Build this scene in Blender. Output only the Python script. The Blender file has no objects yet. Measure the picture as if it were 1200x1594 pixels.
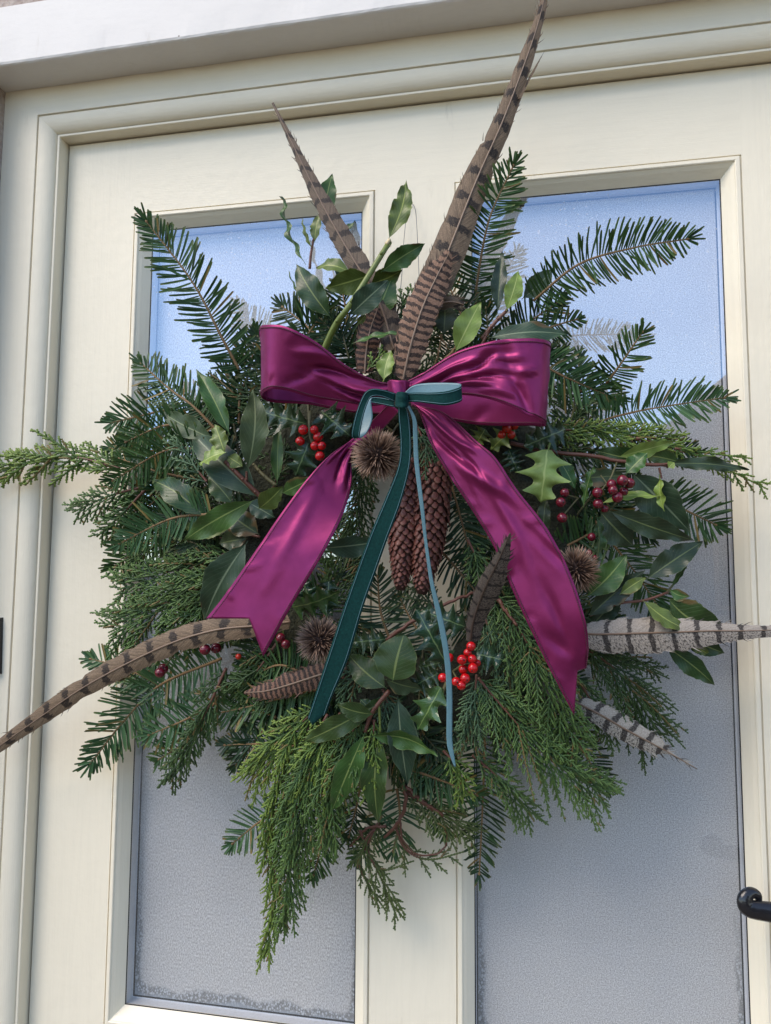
import bpy, math, random
import numpy as np
from mathutils import Vector, Matrix

random.seed(11)
rng = np.random.default_rng(11)
sc = bpy.context.scene
COL = sc.collection
R = math.radians

# ------------------------------------------------------------------ camera, sky, sun, exposure
F_PX, CX, CY = 1150.0, 600.0, 797.0
CAM = Vector((0.0, -0.8, 1.5))
YAW, PITCH, ROLL = 0.19383044575421238, 0.089945441612772, 0.006106561028911432
ROT = (Matrix.Rotation(YAW, 3, 'Z') @ Matrix.Rotation(PITCH, 3, 'X') @ Matrix.Rotation(math.pi / 2, 3, 'X') @ Matrix.Rotation(ROLL, 3, 'Z'))
cam = bpy.data.cameras.new('camera')
cam.sensor_width = 36.0
cam.lens = 36.0 * F_PX / 1594.0
cam.clip_start = 0.02
cam.clip_end = 2000
camo = bpy.data.objects.new('camera', cam)
COL.objects.link(camo)
camo.matrix_world = Matrix.Translation(CAM) @ ROT.to_4x4()
sc.camera = camo

SUN_EL, SUN_AZ = 48.0, -138.0        # soft veiled light from the upper left in front of the door
world = bpy.data.worlds.new('World')
sc.world = world
world.use_nodes = True
wn = world.node_tree.nodes
wl = world.node_tree.links
wn.clear()
sky = wn.new('ShaderNodeTexSky')
sky.sky_type = 'NISHITA'
sky.sun_disc = False
sky.sun_elevation = R(SUN_EL)
sky.sun_rotation = R(SUN_AZ)
sky.air_density = 1.0
sky.dust_density = 0.3
sky.ozone_density = 3.0
sky.altitude = 300
bg = wn.new('ShaderNodeBackground')
bg.inputs['Strength'].default_value = 0.125
out = wn.new('ShaderNodeOutputWorld')
wl.new(sky.outputs[0], bg.inputs[0])
wl.new(bg.outputs[0], out.inputs[0])
sun = bpy.data.lights.new('sun', 'SUN')
sun.energy = 1.15
sun.angle = R(38)
sun.color = (1.0, 0.93, 0.84)
suno = bpy.data.objects.new('sun', sun)
COL.objects.link(suno)
_sd = Vector((math.sin(R(SUN_AZ)) * math.cos(R(SUN_EL)), math.cos(R(SUN_AZ)) * math.cos(R(SUN_EL)), math.sin(R(SUN_EL))))
suno.rotation_euler = (-_sd).to_track_quat('-Z', 'Y').to_euler()
suno.location = (-6, -7, 9)
sc.view_settings.view_transform = 'Standard'
sc.view_settings.look = 'None'
sc.view_settings.exposure = 1.47
sc.view_settings.gamma = 1.0
sc.view_settings.use_curve_mapping = False
sc.view_settings.use_white_balance = True      # the camera's white balance, set for open shade
sc.view_settings.white_balance_temperature = 7250
sc.view_settings.white_balance_tint = 13
sc.render.engine = 'CYCLES'
sc.cycles.max_bounces = 7
sc.cycles.transparent_max_bounces = 12
sc.cycles.use_denoising = True

# ------------------------------------------------------------------ helpers
def P(x, y, d):
    """the point of the place that stands d metres in front of the door face and is seen at pixel x, y of the photograph"""
    v = ROT @ Vector(((x - CX) / F_PX, -(y - CY) / F_PX, -1.0))
    return CAM + v * ((0.8 - d) / v.y)

def K(x, y, d):
    a = P(x, y, d)
    return ((P(x + 1, y, d) - a).length + (P(x, y + 1, d) - a).length) / 2

class MB:
    def __init__(s):
        s.v, s.f, s.uv = [], [], []
    def add(s, verts, faces, uv=None):
        b = len(s.v)
        s.v.extend([tuple(p) for p in verts])
        s.f.extend([tuple(i + b for i in f) for f in faces])
        if uv is None:
            uv = [(0.0, 0.0)] * len(verts)
        s.uv.extend([tuple(u) for u in uv])
    def build(s, name, mat, parent=None, smooth=True, org=None, kind=None, mats=None, label=None):
        o0 = org if org is not None else (parent_origin(parent) if parent else Vector((0, 0, 0)))
        me = bpy.data.meshes.new(name)
        arr = np.array(s.v, dtype=np.float64) - np.array(o0)
        me.from_pydata(arr.tolist(), [], s.f)
        uvl = me.uv_layers.new(name='UVMap')
        li = np.empty(len(me.loops), dtype=np.int32)
        me.loops.foreach_get('vertex_index', li)
        uvl.data.foreach_set('uv', np.array(s.uv, dtype=np.float32)[li].ravel())
        if smooth:
            me.polygons.foreach_set('use_smooth', [True] * len(me.polygons))
        for m in (mats or [mat]):
            me.materials.append(m)
        me.update()
        o = bpy.data.objects.new(name, me)
        COL.objects.link(o)
        if parent is not None:
            o.parent = parent
        if org is not None and parent is None:
            o.location = org
        if kind:
            o['kind'] = kind
        if label:
            o['label'] = label
        return o

def parent_origin(p):
    t = Vector((0, 0, 0))
    while p is not None:
        t += Vector(p.location)
        p = p.parent
    return t

def thing(name, label, cat, loc, group=None):
    o = bpy.data.objects.new(name, None)
    o.empty_display_size = 0.02
    o.location = loc
    COL.objects.link(o)
    o['label'] = label
    o['category'] = cat
    if group:
        o['group'] = group
    return o

def tag(o, label=None, cat=None, group=None, kind=None):
    for k, v in (('label', label), ('category', cat), ('group', group), ('kind', kind)):
        if v:
            o[k] = v
    return o

def spline(pts, n):
    """Catmull-Rom through rows of numbers, n samples"""
    p = np.array(pts, dtype=float)
    m = len(p)
    if m == 2:
        t = np.linspace(0, 1, n)[:, None]
        return p[0] * (1 - t) + p[1] * t
    e = np.vstack([2 * p[0] - p[1], p, 2 * p[-1] - p[-2]])
    ts = np.linspace(0, m - 1 - 1e-9, n)
    i = ts.astype(int)
    t = (ts - i)[:, None]
    a, b, c, d = e[i], e[i + 1], e[i + 2], e[i + 3]
    return 0.5 * (2 * b + (c - a) * t + (2 * a - 5 * b + 4 * c - d) * t * t + (3 * b - a - 3 * c + d) * t ** 3)

def unit(v):
    return v / (np.linalg.norm(v, axis=-1, keepdims=True) + 1e-12)

def tube(mb, pts, rad, sides=6, cap=True, uv0=0.0, uv1=1.0):
    p = np.array(pts, dtype=float)
    n = len(p)
    r = np.interp(np.linspace(0, 1, n), np.linspace(0, 1, len(rad)), rad) if hasattr(rad, '__len__') else np.full(n, rad)
    t = unit(np.gradient(p, axis=0))
    ref = np.array([0.31, -0.9, 0.3])
    b = unit(np.cross(t, ref))
    c = np.cross(b, t)
    ang = np.arange(sides) * 2 * np.pi / sides
    ring = (p[:, None, :] + r[:, None, None] * (np.cos(ang)[None, :, None] * b[:, None, :] + np.sin(ang)[None, :, None] * c[:, None, :]))
    vs = ring.reshape(-1, 3).tolist()
    fs = [(i * sides + j, i * sides + (j + 1) % sides, (i + 1) * sides + (j + 1) % sides, (i + 1) * sides + j) for i in range(n - 1) for j in range(sides)]
    uv = [(uv0 + (uv1 - uv0) * i / max(1, n - 1), j / sides) for i in range(n) for j in range(sides)]
    if cap:
        fs.append(tuple(range(sides))[::-1])
        fs.append(tuple((n - 1) * sides + j for j in range(sides)))
    mb.add(vs, fs, uv)

def box(mb, x0, x1, y0, y1, z0, z1):
    v = [(x, y, z) for x in (x0, x1) for y in (y0, y1) for z in (z0, z1)]
    mb.add(v, [(0, 1, 3, 2), (4, 6, 7, 5), (0, 4, 5, 1), (2, 3, 7, 6), (0, 2, 6, 4), (1, 5, 7, 3)])

def ball(mb, c, r, n=10, m=7, axis=None, sq=1.0):
    c = np.array(c, dtype=float)
    ax = unit(np.array(axis if axis is not None else (0, 0, 1.0), dtype=float))
    e1 = unit(np.cross(ax, (0.3, 0.8, 0.52)))
    e2 = np.cross(ax, e1)
    vs, fs = [c + ax * r * sq], []
    for i in range(1, m):
        th = math.pi * i / m
        for j in range(n):
            ph = 2 * math.pi * j / n
            vs.append(c + ax * r * sq * math.cos(th) + r * math.sin(th) * (e1 * math.cos(ph) + e2 * math.sin(ph)))
    vs.append(c - ax * r * sq)
    for j in range(n):
        fs.append((0, 1 + j, 1 + (j + 1) % n))
    for i in range(m - 2):
        for j in range(n):
            a = 1 + i * n
            fs.append((a + j, a + n + j, a + n + (j + 1) % n, a + (j + 1) % n))
    l = len(vs) - 1
    a = 1 + (m - 2) * n
    for j in range(n):
        fs.append((l, a + (j + 1) % n, a + j))
    mb.add(vs, fs, [(0.5, 0.5)] * len(vs))

# ------------------------------------------------------------------ materials
class NT:
    def __init__(s, name):
        s.m = bpy.data.materials.new(name)
        s.m.use_nodes = True
        s.n, s.l = s.m.node_tree.nodes, s.m.node_tree.links
        s.n.clear()
        s.out = s.n.new('ShaderNodeOutputMaterial')
    def put(s, sock, val):
        if isinstance(val, bpy.types.NodeSocket):
            s.l.new(val, sock)
        elif val is not None:
            if hasattr(val, '__len__') and len(val) == 3 and sock.type == 'RGBA':
                val = (*val, 1.0)
            sock.default_value = val
    def node(s, t, ins=None, **kw):
        nd = s.n.new(t)
        for k, v in kw.items():
            setattr(nd, k, v)
        for k, v in (ins or {}).items():
            s.put(nd.inputs[k], v)
        return nd
    def math(s, op, a, b=0.0, c=0.0, clamp=False):
        nd = s.node('ShaderNodeMath', {0: a, 1: b, 2: c}, operation=op)
        nd.use_clamp = clamp
        return nd.outputs[0]
    def mix(s, f, a, b, mode='MIX'):
        nd = s.n.new('ShaderNodeMix')
        nd.data_type = 'RGBA'
        nd.blend_type = mode
        s.put(nd.inputs[0], f)
        s.put(nd.inputs[6], a)
        s.put(nd.inputs[7], b)
        return nd.outputs[2]
    def ramp(s, f, lo, hi):
        nd = s.node('ShaderNodeMapRange', {0: f, 1: lo, 2: hi, 3: 0.0, 4: 1.0})
        nd.interpolation_type = 'SMOOTHSTEP'
        return nd.outputs[0]
    def noise(s, vec, scale, detail=3.0, rough=0.5):
        return s.node('ShaderNodeTexNoise', {'Vector': vec, 'Scale': scale, 'Detail': detail, 'Roughness': rough}).outputs[0]
    def obj(s):
        return s.node('ShaderNodeTexCoord').outputs['Object']
    def uv(s):
        return s.node('ShaderNodeTexCoord').outputs['UV']
    def xyz(s, v):
        nd = s.node('ShaderNodeSeparateXYZ', {0: v})
        return nd.outputs[0], nd.outputs[1], nd.outputs[2]
    def comb(s, x, y, z=0.0):
        return s.node('ShaderNodeCombineXYZ', {0: x, 1: y, 2: z}).outputs[0]
    def scaled(s, v, sc_):
        return s.node('ShaderNodeMapping', {'Vector': v, 'Scale': sc_}).outputs[0]
    def bump(s, h, strength=0.3, dist=0.001):
        return s.node('ShaderNodeBump', {'Height': h, 'Strength': strength, 'Distance': dist}).outputs[0]
    def pbr(s, col, rough=0.5, normal=None, final=True, **kw):
        nd = s.n.new('ShaderNodeBsdfPrincipled')
        s.put(nd.inputs['Base Color'], col)
        s.put(nd.inputs['Roughness'], rough)
        if normal is not None:
            s.put(nd.inputs['Normal'], normal)
        for k, v in kw.items():
            s.put(nd.inputs[k.replace('_', ' ')], v)
        if final:
            s.l.new(nd.outputs[0], s.out.inputs[0])
        return nd.outputs[0]

def mat_paint(name, col, rough=0.42, grain=(1.0, 1.0, 0.06), bump=0.5, specks=True):
    t = NT(name)
    o = t.obj()
    g = t.noise(t.scaled(o, grain), 900.0, 3.0, 0.6)
    big = t.noise(o, 5.0, 3.0)
    lump = t.noise(o, 90.0, 2.0)
    c = t.mix(t.ramp(big, 0.3, 0.75), tuple(x * 0.95 for x in col), col)
    if specks:
        vd = t.node('ShaderNodeTexVoronoi', {'Vector': o, 'Scale': 16.0})
        sp = t.math('MULTIPLY', t.math('LESS_THAN', vd.outputs['Distance'], 0.021), t.math('GREATER_THAN', t.xyz(vd.outputs['Color'])[0], 0.55))
        c = t.mix(t.math('MULTIPLY', sp, 0.75), c, (0.12, 0.09, 0.06))
        st = t.ramp(t.noise(t.scaled(o, (1, 1, 0.25)), 38.0, 4.0, 0.7), 0.66, 0.8)
        c = t.mix(t.math('MULTIPLY', st, 0.22), c, (0.36, 0.30, 0.20))
    c = t.mix(t.math('MULTIPLY', t.ramp(t.noise(t.scaled(o, grain), 240.0, 3.0, 0.6), 0.4, 0.7), 0.10), c, tuple(x * 0.72 for x in col))
    h = t.math('ADD', t.math('MULTIPLY', g, 0.5), lump)
    t.pbr(c, rough, t.bump(h, bump, 0.0008), Specular_IOR_Level=0.35)
    return t.m

PAINT_V = mat_paint('cream_paint_upright', (0.81, 0.735, 0.575), grain=(1, 1, 0.05))
PAINT_H = mat_paint('cream_paint_level', (0.81, 0.735, 0.575), grain=(0.05, 1, 1))
PAINT_L = mat_paint('lintel_paint', (0.73, 0.70, 0.655), rough=0.6, grain=(0.3, 1, 1), bump=0.22)

def mat_stucco():
    t = NT('roughcast')
    o = t.obj()
    n = t.noise(o, 130.0, 5.0, 0.65)
    c = t.mix(t.ramp(n, 0.3, 0.7), (0.34, 0.255, 0.21), (0.50, 0.42, 0.36))
    t.pbr(c, 0.9, t.bump(n, 0.9, 0.004))
    return t.m
STUCCO = mat_stucco()

def mat_glass():
    """outer sheet of the double glazing: clear, coated, with dried droplets and a few smears"""
    t = NT('coated_glass')
    o = t.obj()
    lw = t.math('POWER', t.node('ShaderNodeLayerWeight', {'Blend': 0.5}).outputs['Facing'], 4.0)
    f = t.math('MULTIPLY_ADD', lw, 0.7, 0.26, clamp=True)
    gl = t.node('ShaderNodeBsdfGlossy', {'Color': (0.68, 0.84, 1.0), 'Roughness': 0.012})
    tr = t.node('ShaderNodeBsdfTransparent', {'Color': (0.96, 0.97, 0.98)})
    mx = t.node('ShaderNodeMixShader', {0: f, 1: tr.outputs[0], 2: gl.outputs[0]})
    patch = t.ramp(t.noise(o, 9.0, 2.0), 0.42, 0.62)
    zz = t.ramp(t.xyz(o)[2], 0.05, 0.42)
    v1 = t.node('ShaderNodeTexVoronoi', {'Vector': o, 'Scale': 210.0})
    v2 = t.node('ShaderNodeTexVoronoi', {'Vector': t.scaled(o, (1, 1, 0.6)), 'Scale': 75.0})
    k1 = t.math('MULTIPLY', t.math('LESS_THAN', v1.outputs['Distance'], 0.23), t.math('GREATER_THAN', t.xyz(v1.outputs['Color'])[0], 0.6))
    k2 = t.math('MULTIPLY', t.math('LESS_THAN', v2.outputs['Distance'], 0.17), t.math('GREATER_THAN', t.xyz(v2.outputs['Color'])[1], 0.86))
    dots = t.math('MULTIPLY', t.math('MULTIPLY', t.math('ADD', k1, k2, clamp=True), patch), zz)
    sm = t.math('MULTIPLY', t.ramp(t.noise(t.scaled(o, (1.0, 1.0, 0.35)), 17.0, 4.0, 0.65), 0.55, 0.85), 0.10)
    df = t.node('ShaderNodeBsdfDiffuse', {'Color': (0.78, 0.8, 0.83, 1)})
    m2 = t.node('ShaderNodeMixShader', {0: t.math('ADD', t.math('MULTIPLY', dots, 0.33), sm), 1: mx.outputs[0], 2: df.outputs[0]})
    t.l.new(m2.outputs[0], t.out.inputs[0])
    return t.m
GLASS = mat_glass()

def mat_frost(name, hw, hh, wet, stretch):
    """obscured inner sheet: fine pitted grain, beads of condensation along its lower edges"""
    t = NT(name)
    o = t.obj()
    x, y, z = t.xyz(o)
    n1 = t.noise(t.scaled(o, stretch), 780.0, 2.0, 0.6)
    n2 = t.noise(o, 1900.0, 1.0)
    big = t.noise(o, 6.0, 3.0)
    g = t.math('ADD', t.math('MULTIPLY', n1, 0.6), t.math('MULTIPLY', n2, 0.4))
    c = t.mix(t.ramp(g, 0.34, 0.66), (0.38, 0.36, 0.34), (0.97, 0.93, 0.88))
    c = t.mix(t.ramp(big, 0.35, 0.7), c, t.mix(0.2, c, (0.36, 0.38, 0.42)))
    ex = t.math('SUBTRACT', hw, t.math('ABSOLUTE', x))
    ez = t.math('ADD', z, hh)
    wob = t.math('MULTIPLY', t.math('SUBTRACT', t.noise(o, 30.0, 3.0), 0.5), 0.02)
    # distance to the rounded lower corner band
    e = t.math('SMOOTH_MIN', t.math('MULTIPLY', ex, 1.6), ez, 0.03)
    e = t.math('ADD', e, wob)
    low = t.ramp(z, -hh * 0.55, -hh * 0.95)
    band = t.math('MULTIPLY', t.math('SUBTRACT', 1.0, t.ramp(e, 0.010, 0.016)), low)
    clear = t.math('MULTIPLY', t.math('SUBTRACT', 1.0, t.ramp(e, 0.002, 0.006)), low)
    vd = t.node('ShaderNodeTexVoronoi', {'Vector': t.scaled(o, (1, 1, 0.8)), 'Scale': 430.0})
    drop = t.ramp(vd.outputs['Distance'], 0.25, 0.6)
    c2 = t.mix(drop, (0.62, 0.66, 0.70), (0.05, 0.06, 0.065))
    c = t.mix(t.math('MULTIPLY', band, 0.6 * wet), c, c2)
    c = t.mix(t.math('MULTIPLY', clear, 0.8 * wet), c, (0.40, 0.43, 0.46))
    t.pbr(c, 0.38, t.bump(g, 0.5, 0.0012), Specular_IOR_Level=0.5)
    return t.m

def mat_plain(name, col, rough=0.5, bscale=None, bstr=0.4, bdist=0.0006, var=0.2, **kw):
    t = NT(name)
    o = t.obj()
    n = t.noise(o, bscale or 300.0, 4.0, 0.6)
    c = t.mix(n, tuple(x * (1 - var) for x in col), tuple(min(1.0, x * (1 + var)) for x in col))
    t.pbr(c, rough, t.bump(n, bstr, bdist) if bscale else None, **kw)
    return t.m
SEAL = mat_plain('black_gasket', (0.012, 0.012, 0.013), 0.6)
SPACER = mat_plain('grey_spacer', (0.74, 0.74, 0.75), 0.45, 500.0, 0.4)
IRON = mat_plain('black_iron', (0.012, 0.012, 0.014), 0.16, 160.0, 0.35, 0.0012)
WIRE = mat_plain('florist_wire', (0.10, 0.105, 0.11), 0.4)
TWIG_FIR = mat_plain('fir_bark', (0.20, 0.115, 0.045), 0.65, 900.0, 0.8)
TWIG_RED = mat_plain('reddish_bark', (0.12, 0.043, 0.026), 0.5, 500.0, 0.5)
TWIG_GREEN = mat_plain('green_stem', (0.13, 0.17, 0.035), 0.45, 400.0, 0.3)
TWIG_OLIVE = mat_plain('olive_stem', (0.10, 0.09, 0.035), 0.55, 600.0, 0.5)
CUT = mat_plain('cut_wood', (0.62, 0.5, 0.3), 0.7)
MOSS = mat_plain('moss', (0.028, 0.03, 0.014), 0.95, 180.0, 1.0, 0.01, 0.5)  # moss colour lowered to add to the shade behind the foliage

def mat_needle(name, a, b, under):
    t = NT(name)
    g = t.node('ShaderNodeNewGeometry')
    r = g.outputs['Random Per Island']
    u, v, _ = t.xyz(t.uv())
    c = t.mix(r, a, b)
    tip = t.ramp(u, 0.82, 1.0)
    c = t.mix(t.math('MULTIPLY', tip, 0.35), c, (0.20, 0.19, 0.06))
    # the two pale lines of breathing pores under each needle
    band = t.math('MULTIPLY', t.ramp(t.math('ABSOLUTE', v), 0.15, 0.35), t.math('SUBTRACT', 1.0, t.ramp(t.math('ABSOLUTE', v), 0.7, 0.85)))
    un = t.mix(band, t.mix(0.5, c, under), under)
    c = t.mix(g.outputs['Backfacing'], c, un)
    c = t.mix(t.math('MULTIPLY', t.math('LESS_THAN', t.math('FRACT', t.math('MULTIPLY', r, 53.0)), 0.035), 0.8), c, (0.20, 0.13, 0.04))
    t.pbr(c, 0.40, None, Specular_IOR_Level=0.22)
    return t.m
NEEDLE = mat_needle('fir_needle', (0.014, 0.046, 0.014), (0.046, 0.100, 0.026), (0.11, 0.19, 0.12))
NEEDLE_B = mat_needle('fir_needle_bluish', (0.022, 0.066, 0.026), (0.060, 0.130, 0.048), (0.13, 0.21, 0.15))
NEEDLE_D = mat_needle('fir_needle_dark', (0.010, 0.030, 0.012), (0.024, 0.055, 0.018), (0.08, 0.12, 0.09))  # colour darkened to deepen the shade inside the wreath

def mat_cedar(name, a, b, tipc):
    t = NT(name)
    g = t.node('ShaderNodeNewGeometry')
    u, v, _ = t.xyz(t.uv())
    c = t.mix(g.outputs['Random Per Island'], a, b)
    c = t.mix(t.math('MULTIPLY', t.ramp(u, 0.25, 1.0), 0.8), c, tipc)
    n = t.noise(t.obj(), 700.0, 2.0)
    c = t.mix(t.math('MULTIPLY', t.ramp(n, 0.45, 0.75), 0.4), c, (0.03, 0.05, 0.012))
    c = t.mix(t.math('MULTIPLY', t.math('LESS_THAN', t.math('FRACT', t.math('MULTIPLY', g.outputs['Random Per Island'], 37.0)), 0.05), 0.75), c, (0.17, 0.10, 0.035))
    t.pbr(c, 0.5, None, Specular_IOR_Level=0.4)
    return t.m
CEDAR = mat_cedar('cypress_scale', (0.020, 0.058, 0.018), (0.044, 0.096, 0.024), (0.11, 0.19, 0.045))
CEDAR_Y = mat_cedar('cypress_scale_yellowish', (0.038, 0.090, 0.018), (0.080, 0.145, 0.026), (0.21, 0.29, 0.05))
CEDAR_B = mat_cedar('cypress_scale_bluish', (0.030, 0.075, 0.040), (0.06, 0.12, 0.06), (0.11, 0.19, 0.08))
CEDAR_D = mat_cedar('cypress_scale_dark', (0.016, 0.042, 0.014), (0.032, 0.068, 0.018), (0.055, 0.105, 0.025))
CEDAR_W = mat_cedar('cypress_scale_withered', (0.045, 0.062, 0.018), (0.075, 0.10, 0.026), (0.10, 0.15, 0.035))

def mat_leaf(name, col, rib, under, rough=0.33, spec=0.34, holly=False):
    t = NT(name)
    u, v, _ = t.xyz(t.uv())
    av = t.math('ABSOLUTE', v)
    oi = t.node('ShaderNodeObjectInfo').outputs['Random']
    o = t.obj()
    n = t.noise(o, 70.0, 4.0, 0.6)
    c = t.mix(t.ramp(n, 0.3, 0.7), tuple(x * 0.78 for x in col), tuple(x * 1.18 for x in col))
    c = t.mix(t.math('MULTIPLY', oi, 0.35), c, t.mix(0.5, c, (0.10, 0.12, 0.03)))
    # side veins leave the rib forward, thin pale lines
    ph = t.math('SUBTRACT', t.math('MULTIPLY', u, 11.0), t.math('MULTIPLY', av, 3.2))
    ph = t.math('ADD', ph, t.math('MULTIPLY', t.math('SIGN', v), 0.25))
    fr = t.math('ABSOLUTE', t.math('SUBTRACT', t.math('FRACT', ph), 0.5))
    vein = t.math('SUBTRACT', 1.0, t.ramp(fr, 0.015, 0.09))
    ribm = t.math('SUBTRACT', 1.0, t.ramp(av, 0.028, 0.075))
    edge = t.ramp(av, 0.93, 0.99)
    # pale spots and a few nicks
    vd = t.node('ShaderNodeTexVoronoi', {'Vector': o, 'Scale': 260.0})
    spot = t.math('MULTIPLY', t.math('LESS_THAN', vd.outputs['Distance'], 0.10), t.math('GREATER_THAN', t.xyz(vd.outputs['Color'])[0], 0.86))
    c = t.mix(t.math('MULTIPLY', vein, 0.13), c, rib)
    c = t.mix(t.math('MULTIPLY', spot, 0.5), c, (0.25, 0.22, 0.12))
    brn = t.math('MULTIPLY', t.ramp(t.math('ADD', t.math('MULTIPLY', t.noise(o, 26.0, 3.0), 1.0), t.math('MULTIPLY', av, 0.22)), 0.80, 0.86), t.math('GREATER_THAN', oi, 0.35))
    c = t.mix(t.math('MULTIPLY', brn, 0.7), c, (0.15, 0.085, 0.035))
    c = t.mix(t.math('MULTIPLY', edge, 0.4), c, rib)
    c = t.mix(t.math('MULTIPLY', ribm, 0.9), c, rib)
    un = t.mix(t.math('MULTIPLY', vein, 0.2), under, rib)
    un = t.mix(t.math('MULTIPLY', ribm, 0.85), un, rib)
    g = t.node('ShaderNodeNewGeometry')
    bf = g.outputs['Backfacing']
    c = t.mix(bf, c, un)
    rr = t.math('MULTIPLY_ADD', bf, 0.55 - rough, t.math('MULTIPLY_ADD', n, 0.14, rough - 0.07))
    h = t.math('ADD', t.math('MULTIPLY', vein, -0.5), t.math('MULTIPLY', t.noise(o, 420.0, 3.0), 0.6))
    t.pbr(c, rr, t.bump(h, 0.35, 0.0006), Specular_IOR_Level=spec)
    return t.m
LEAF = {
    'dark': mat_leaf('bay_leaf_dark', (0.015, 0.046, 0.012), (0.15, 0.19, 0.06), (0.075, 0.105, 0.07)),
    'deep': mat_leaf('bay_leaf_deep', (0.015, 0.032, 0.016), (0.10, 0.13, 0.05), (0.05, 0.075, 0.05)),
    'mid': mat_leaf('bay_leaf_green', (0.030, 0.088, 0.018), (0.20, 0.26, 0.08), (0.085, 0.125, 0.07)),
    'olive': mat_leaf('bay_leaf_olive', (0.085, 0.125, 0.026), (0.30, 0.34, 0.09), (0.10, 0.14, 0.05)),
    'light': mat_leaf('bay_leaf_light', (0.17, 0.25, 0.05), (0.36, 0.42, 0.14), (0.14, 0.19, 0.07)),
    'blue': mat_leaf('bay_leaf_bluish', (0.020, 0.050, 0.028), (0.17, 0.22, 0.13), (0.09, 0.12, 0.09), 0.42),
    'grey': mat_leaf('bay_leaf_greyish', (0.042, 0.074, 0.032), (0.20, 0.24, 0.12), (0.10, 0.13, 0.09), 0.48),
    'holly': mat_leaf('holly_leaf_dark', (0.010, 0.036, 0.016), (0.11, 0.17, 0.07), (0.05, 0.085, 0.04), 0.17, 0.45),
    'hollymid': mat_leaf('holly_leaf_green', (0.030, 0.085, 0.020), (0.16, 0.24, 0.07), (0.07, 0.12, 0.05), 0.2, 0.6),
    'hollylight': mat_leaf('holly_leaf_pale', (0.20, 0.29, 0.075), (0.36, 0.44, 0.15), (0.2, 0.27, 0.1), 0.35),
}

def mat_satin():
    t = NT('plum_satin')
    u, v, _ = t.xyz(t.uv())
    o = t.obj()
    w = t.node('ShaderNodeTexWave', {'Vector': t.comb(u, v, 0.0), 'Scale': 2.6, 'Distortion': 0.4, 'Detail': 1.0}, wave_type='BANDS', bands_direction='X').outputs[1]
    n = t.noise(t.scaled(o, (1, 1, 1)), 900.0, 2.0)
    soft = t.noise(o, 40.0, 3.0)
    c = t.mix(t.ramp(soft, 0.3, 0.7), (0.168, 0.015, 0.066), (0.215, 0.021, 0.088))
    h = t.math('ADD', t.math('MULTIPLY', n, 0.4), t.math('MULTIPLY', soft, 2.0))
    t.pbr(c, 0.39, t.bump(h, 0.12, 0.0012), Metallic=0.55, Specular_IOR_Level=0.5, Specular_Tint=(1.0, 0.50, 0.88), Sheen_Weight=0.10, Sheen_Roughness=0.4, Sheen_Tint=(1.0, 0.45, 0.85), Anisotropic=0.5)
    return t.m
SATIN = mat_satin()
THREAD = mat_plain('plum_thread', (0.075, 0.003, 0.024), 0.6, 900.0, 0.5)
VELVET = mat_plain('teal_velvet', (0.002, 0.033, 0.030), 0.85, 500.0, 0.5, 0.0008, 0.6, Specular_IOR_Level=0.15, Sheen_Weight=0.10, Sheen_Roughness=0.35, Sheen_Tint=(0.25, 0.75, 0.8, 1))
VELVET_BACK = mat_plain('pale_teal_satin', (0.085, 0.185, 0.215), 0.4, 600.0, 0.2)

def mat_feather(name, base, base2, bar, period, width, slant, mottle, speck=0.0, wob=0.35, off=0.14, fade=None):
    t = NT(name)
    u, v, _ = t.xyz(t.uv())
    av = t.math('ABSOLUTE', v)
    sg = t.math('SIGN', v)
    nz = t.noise(t.comb(t.math('MULTIPLY', u, 9.0), t.math('MULTIPLY', v, 2.6), sg), 1.0, 3.0, 0.6)
    barb = t.noise(t.comb(t.math('ADD', t.math('MULTIPLY', u, 34.0), t.math('MULTIPLY', av, -11.0)), t.math('MULTIPLY', v, 1.2), 0.0), 1.0, 3.0, 0.65)
    fine = t.noise(t.comb(t.math('MULTIPLY', u, 46.0), t.math('MULTIPLY', v, 9.0), 3.0), 1.0, 4.0, 0.7)
    ph = t.math('DIVIDE', u, period)
    ph = t.math('ADD', ph, t.math('MULTIPLY', sg, off))
    ph = t.math('ADD', ph, t.math('MULTIPLY', av, slant))
    ph = t.math('ADD', ph, t.math('MULTIPLY', t.math('SUBTRACT', nz, 0.5), wob))
    ph = t.math('ADD', ph, t.math('MULTIPLY', t.math('SUBTRACT', barb, 0.5), wob * 0.35))
    fr = t.math('ABSOLUTE', t.math('SUBTRACT', t.math('FRACT', ph), 0.5))
    band = t.math('SUBTRACT', 1.0, t.ramp(fr, width, width + 0.05))
    if fade:
        band = t.math('MULTIPLY', band, t.math('SUBTRACT', 1.0, t.math('MULTIPLY', t.ramp(t.math('ADD', av, t.math('MULTIPLY', t.math('SUBTRACT', fine, 0.5), 0.5)), fade, fade + 0.22), 0.85)))
    c = t.mix(t.ramp(fine, 0.32, 0.68), base, base2)
    c = t.mix(t.math('MULTIPLY', t.ramp(barb, 0.35, 0.75), mottle), c, tuple(x * 0.45 for x in base2))
    if speck:
        sp = t.ramp(t.noise(t.comb(t.math('MULTIPLY', u, 38.0), t.math('MULTIPLY', v, 7.0), 9.0), 1.0, 3.0, 0.7), 0.50, 0.58)
        side = t.ramp(v, -0.15, 0.1)
        c = t.mix(t.math('MULTIPLY', sp, t.math('MULTIPLY_ADD', side, speck * 0.8, speck * 0.2)), c, bar)
    band = t.math('MULTIPLY', band, t.math('MULTIPLY_ADD', t.ramp(fine, 0.3, 0.6), 0.3, 0.7))
    c = t.mix(t.math('MULTIPLY', band, 0.95), c, bar)
    t.pbr(c, 0.6, t.bump(barb, 0.6, 0.0008), Specular_IOR_Level=0.3)
    return t.m
BARK = (0.014, 0.010, 0.009)
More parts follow.
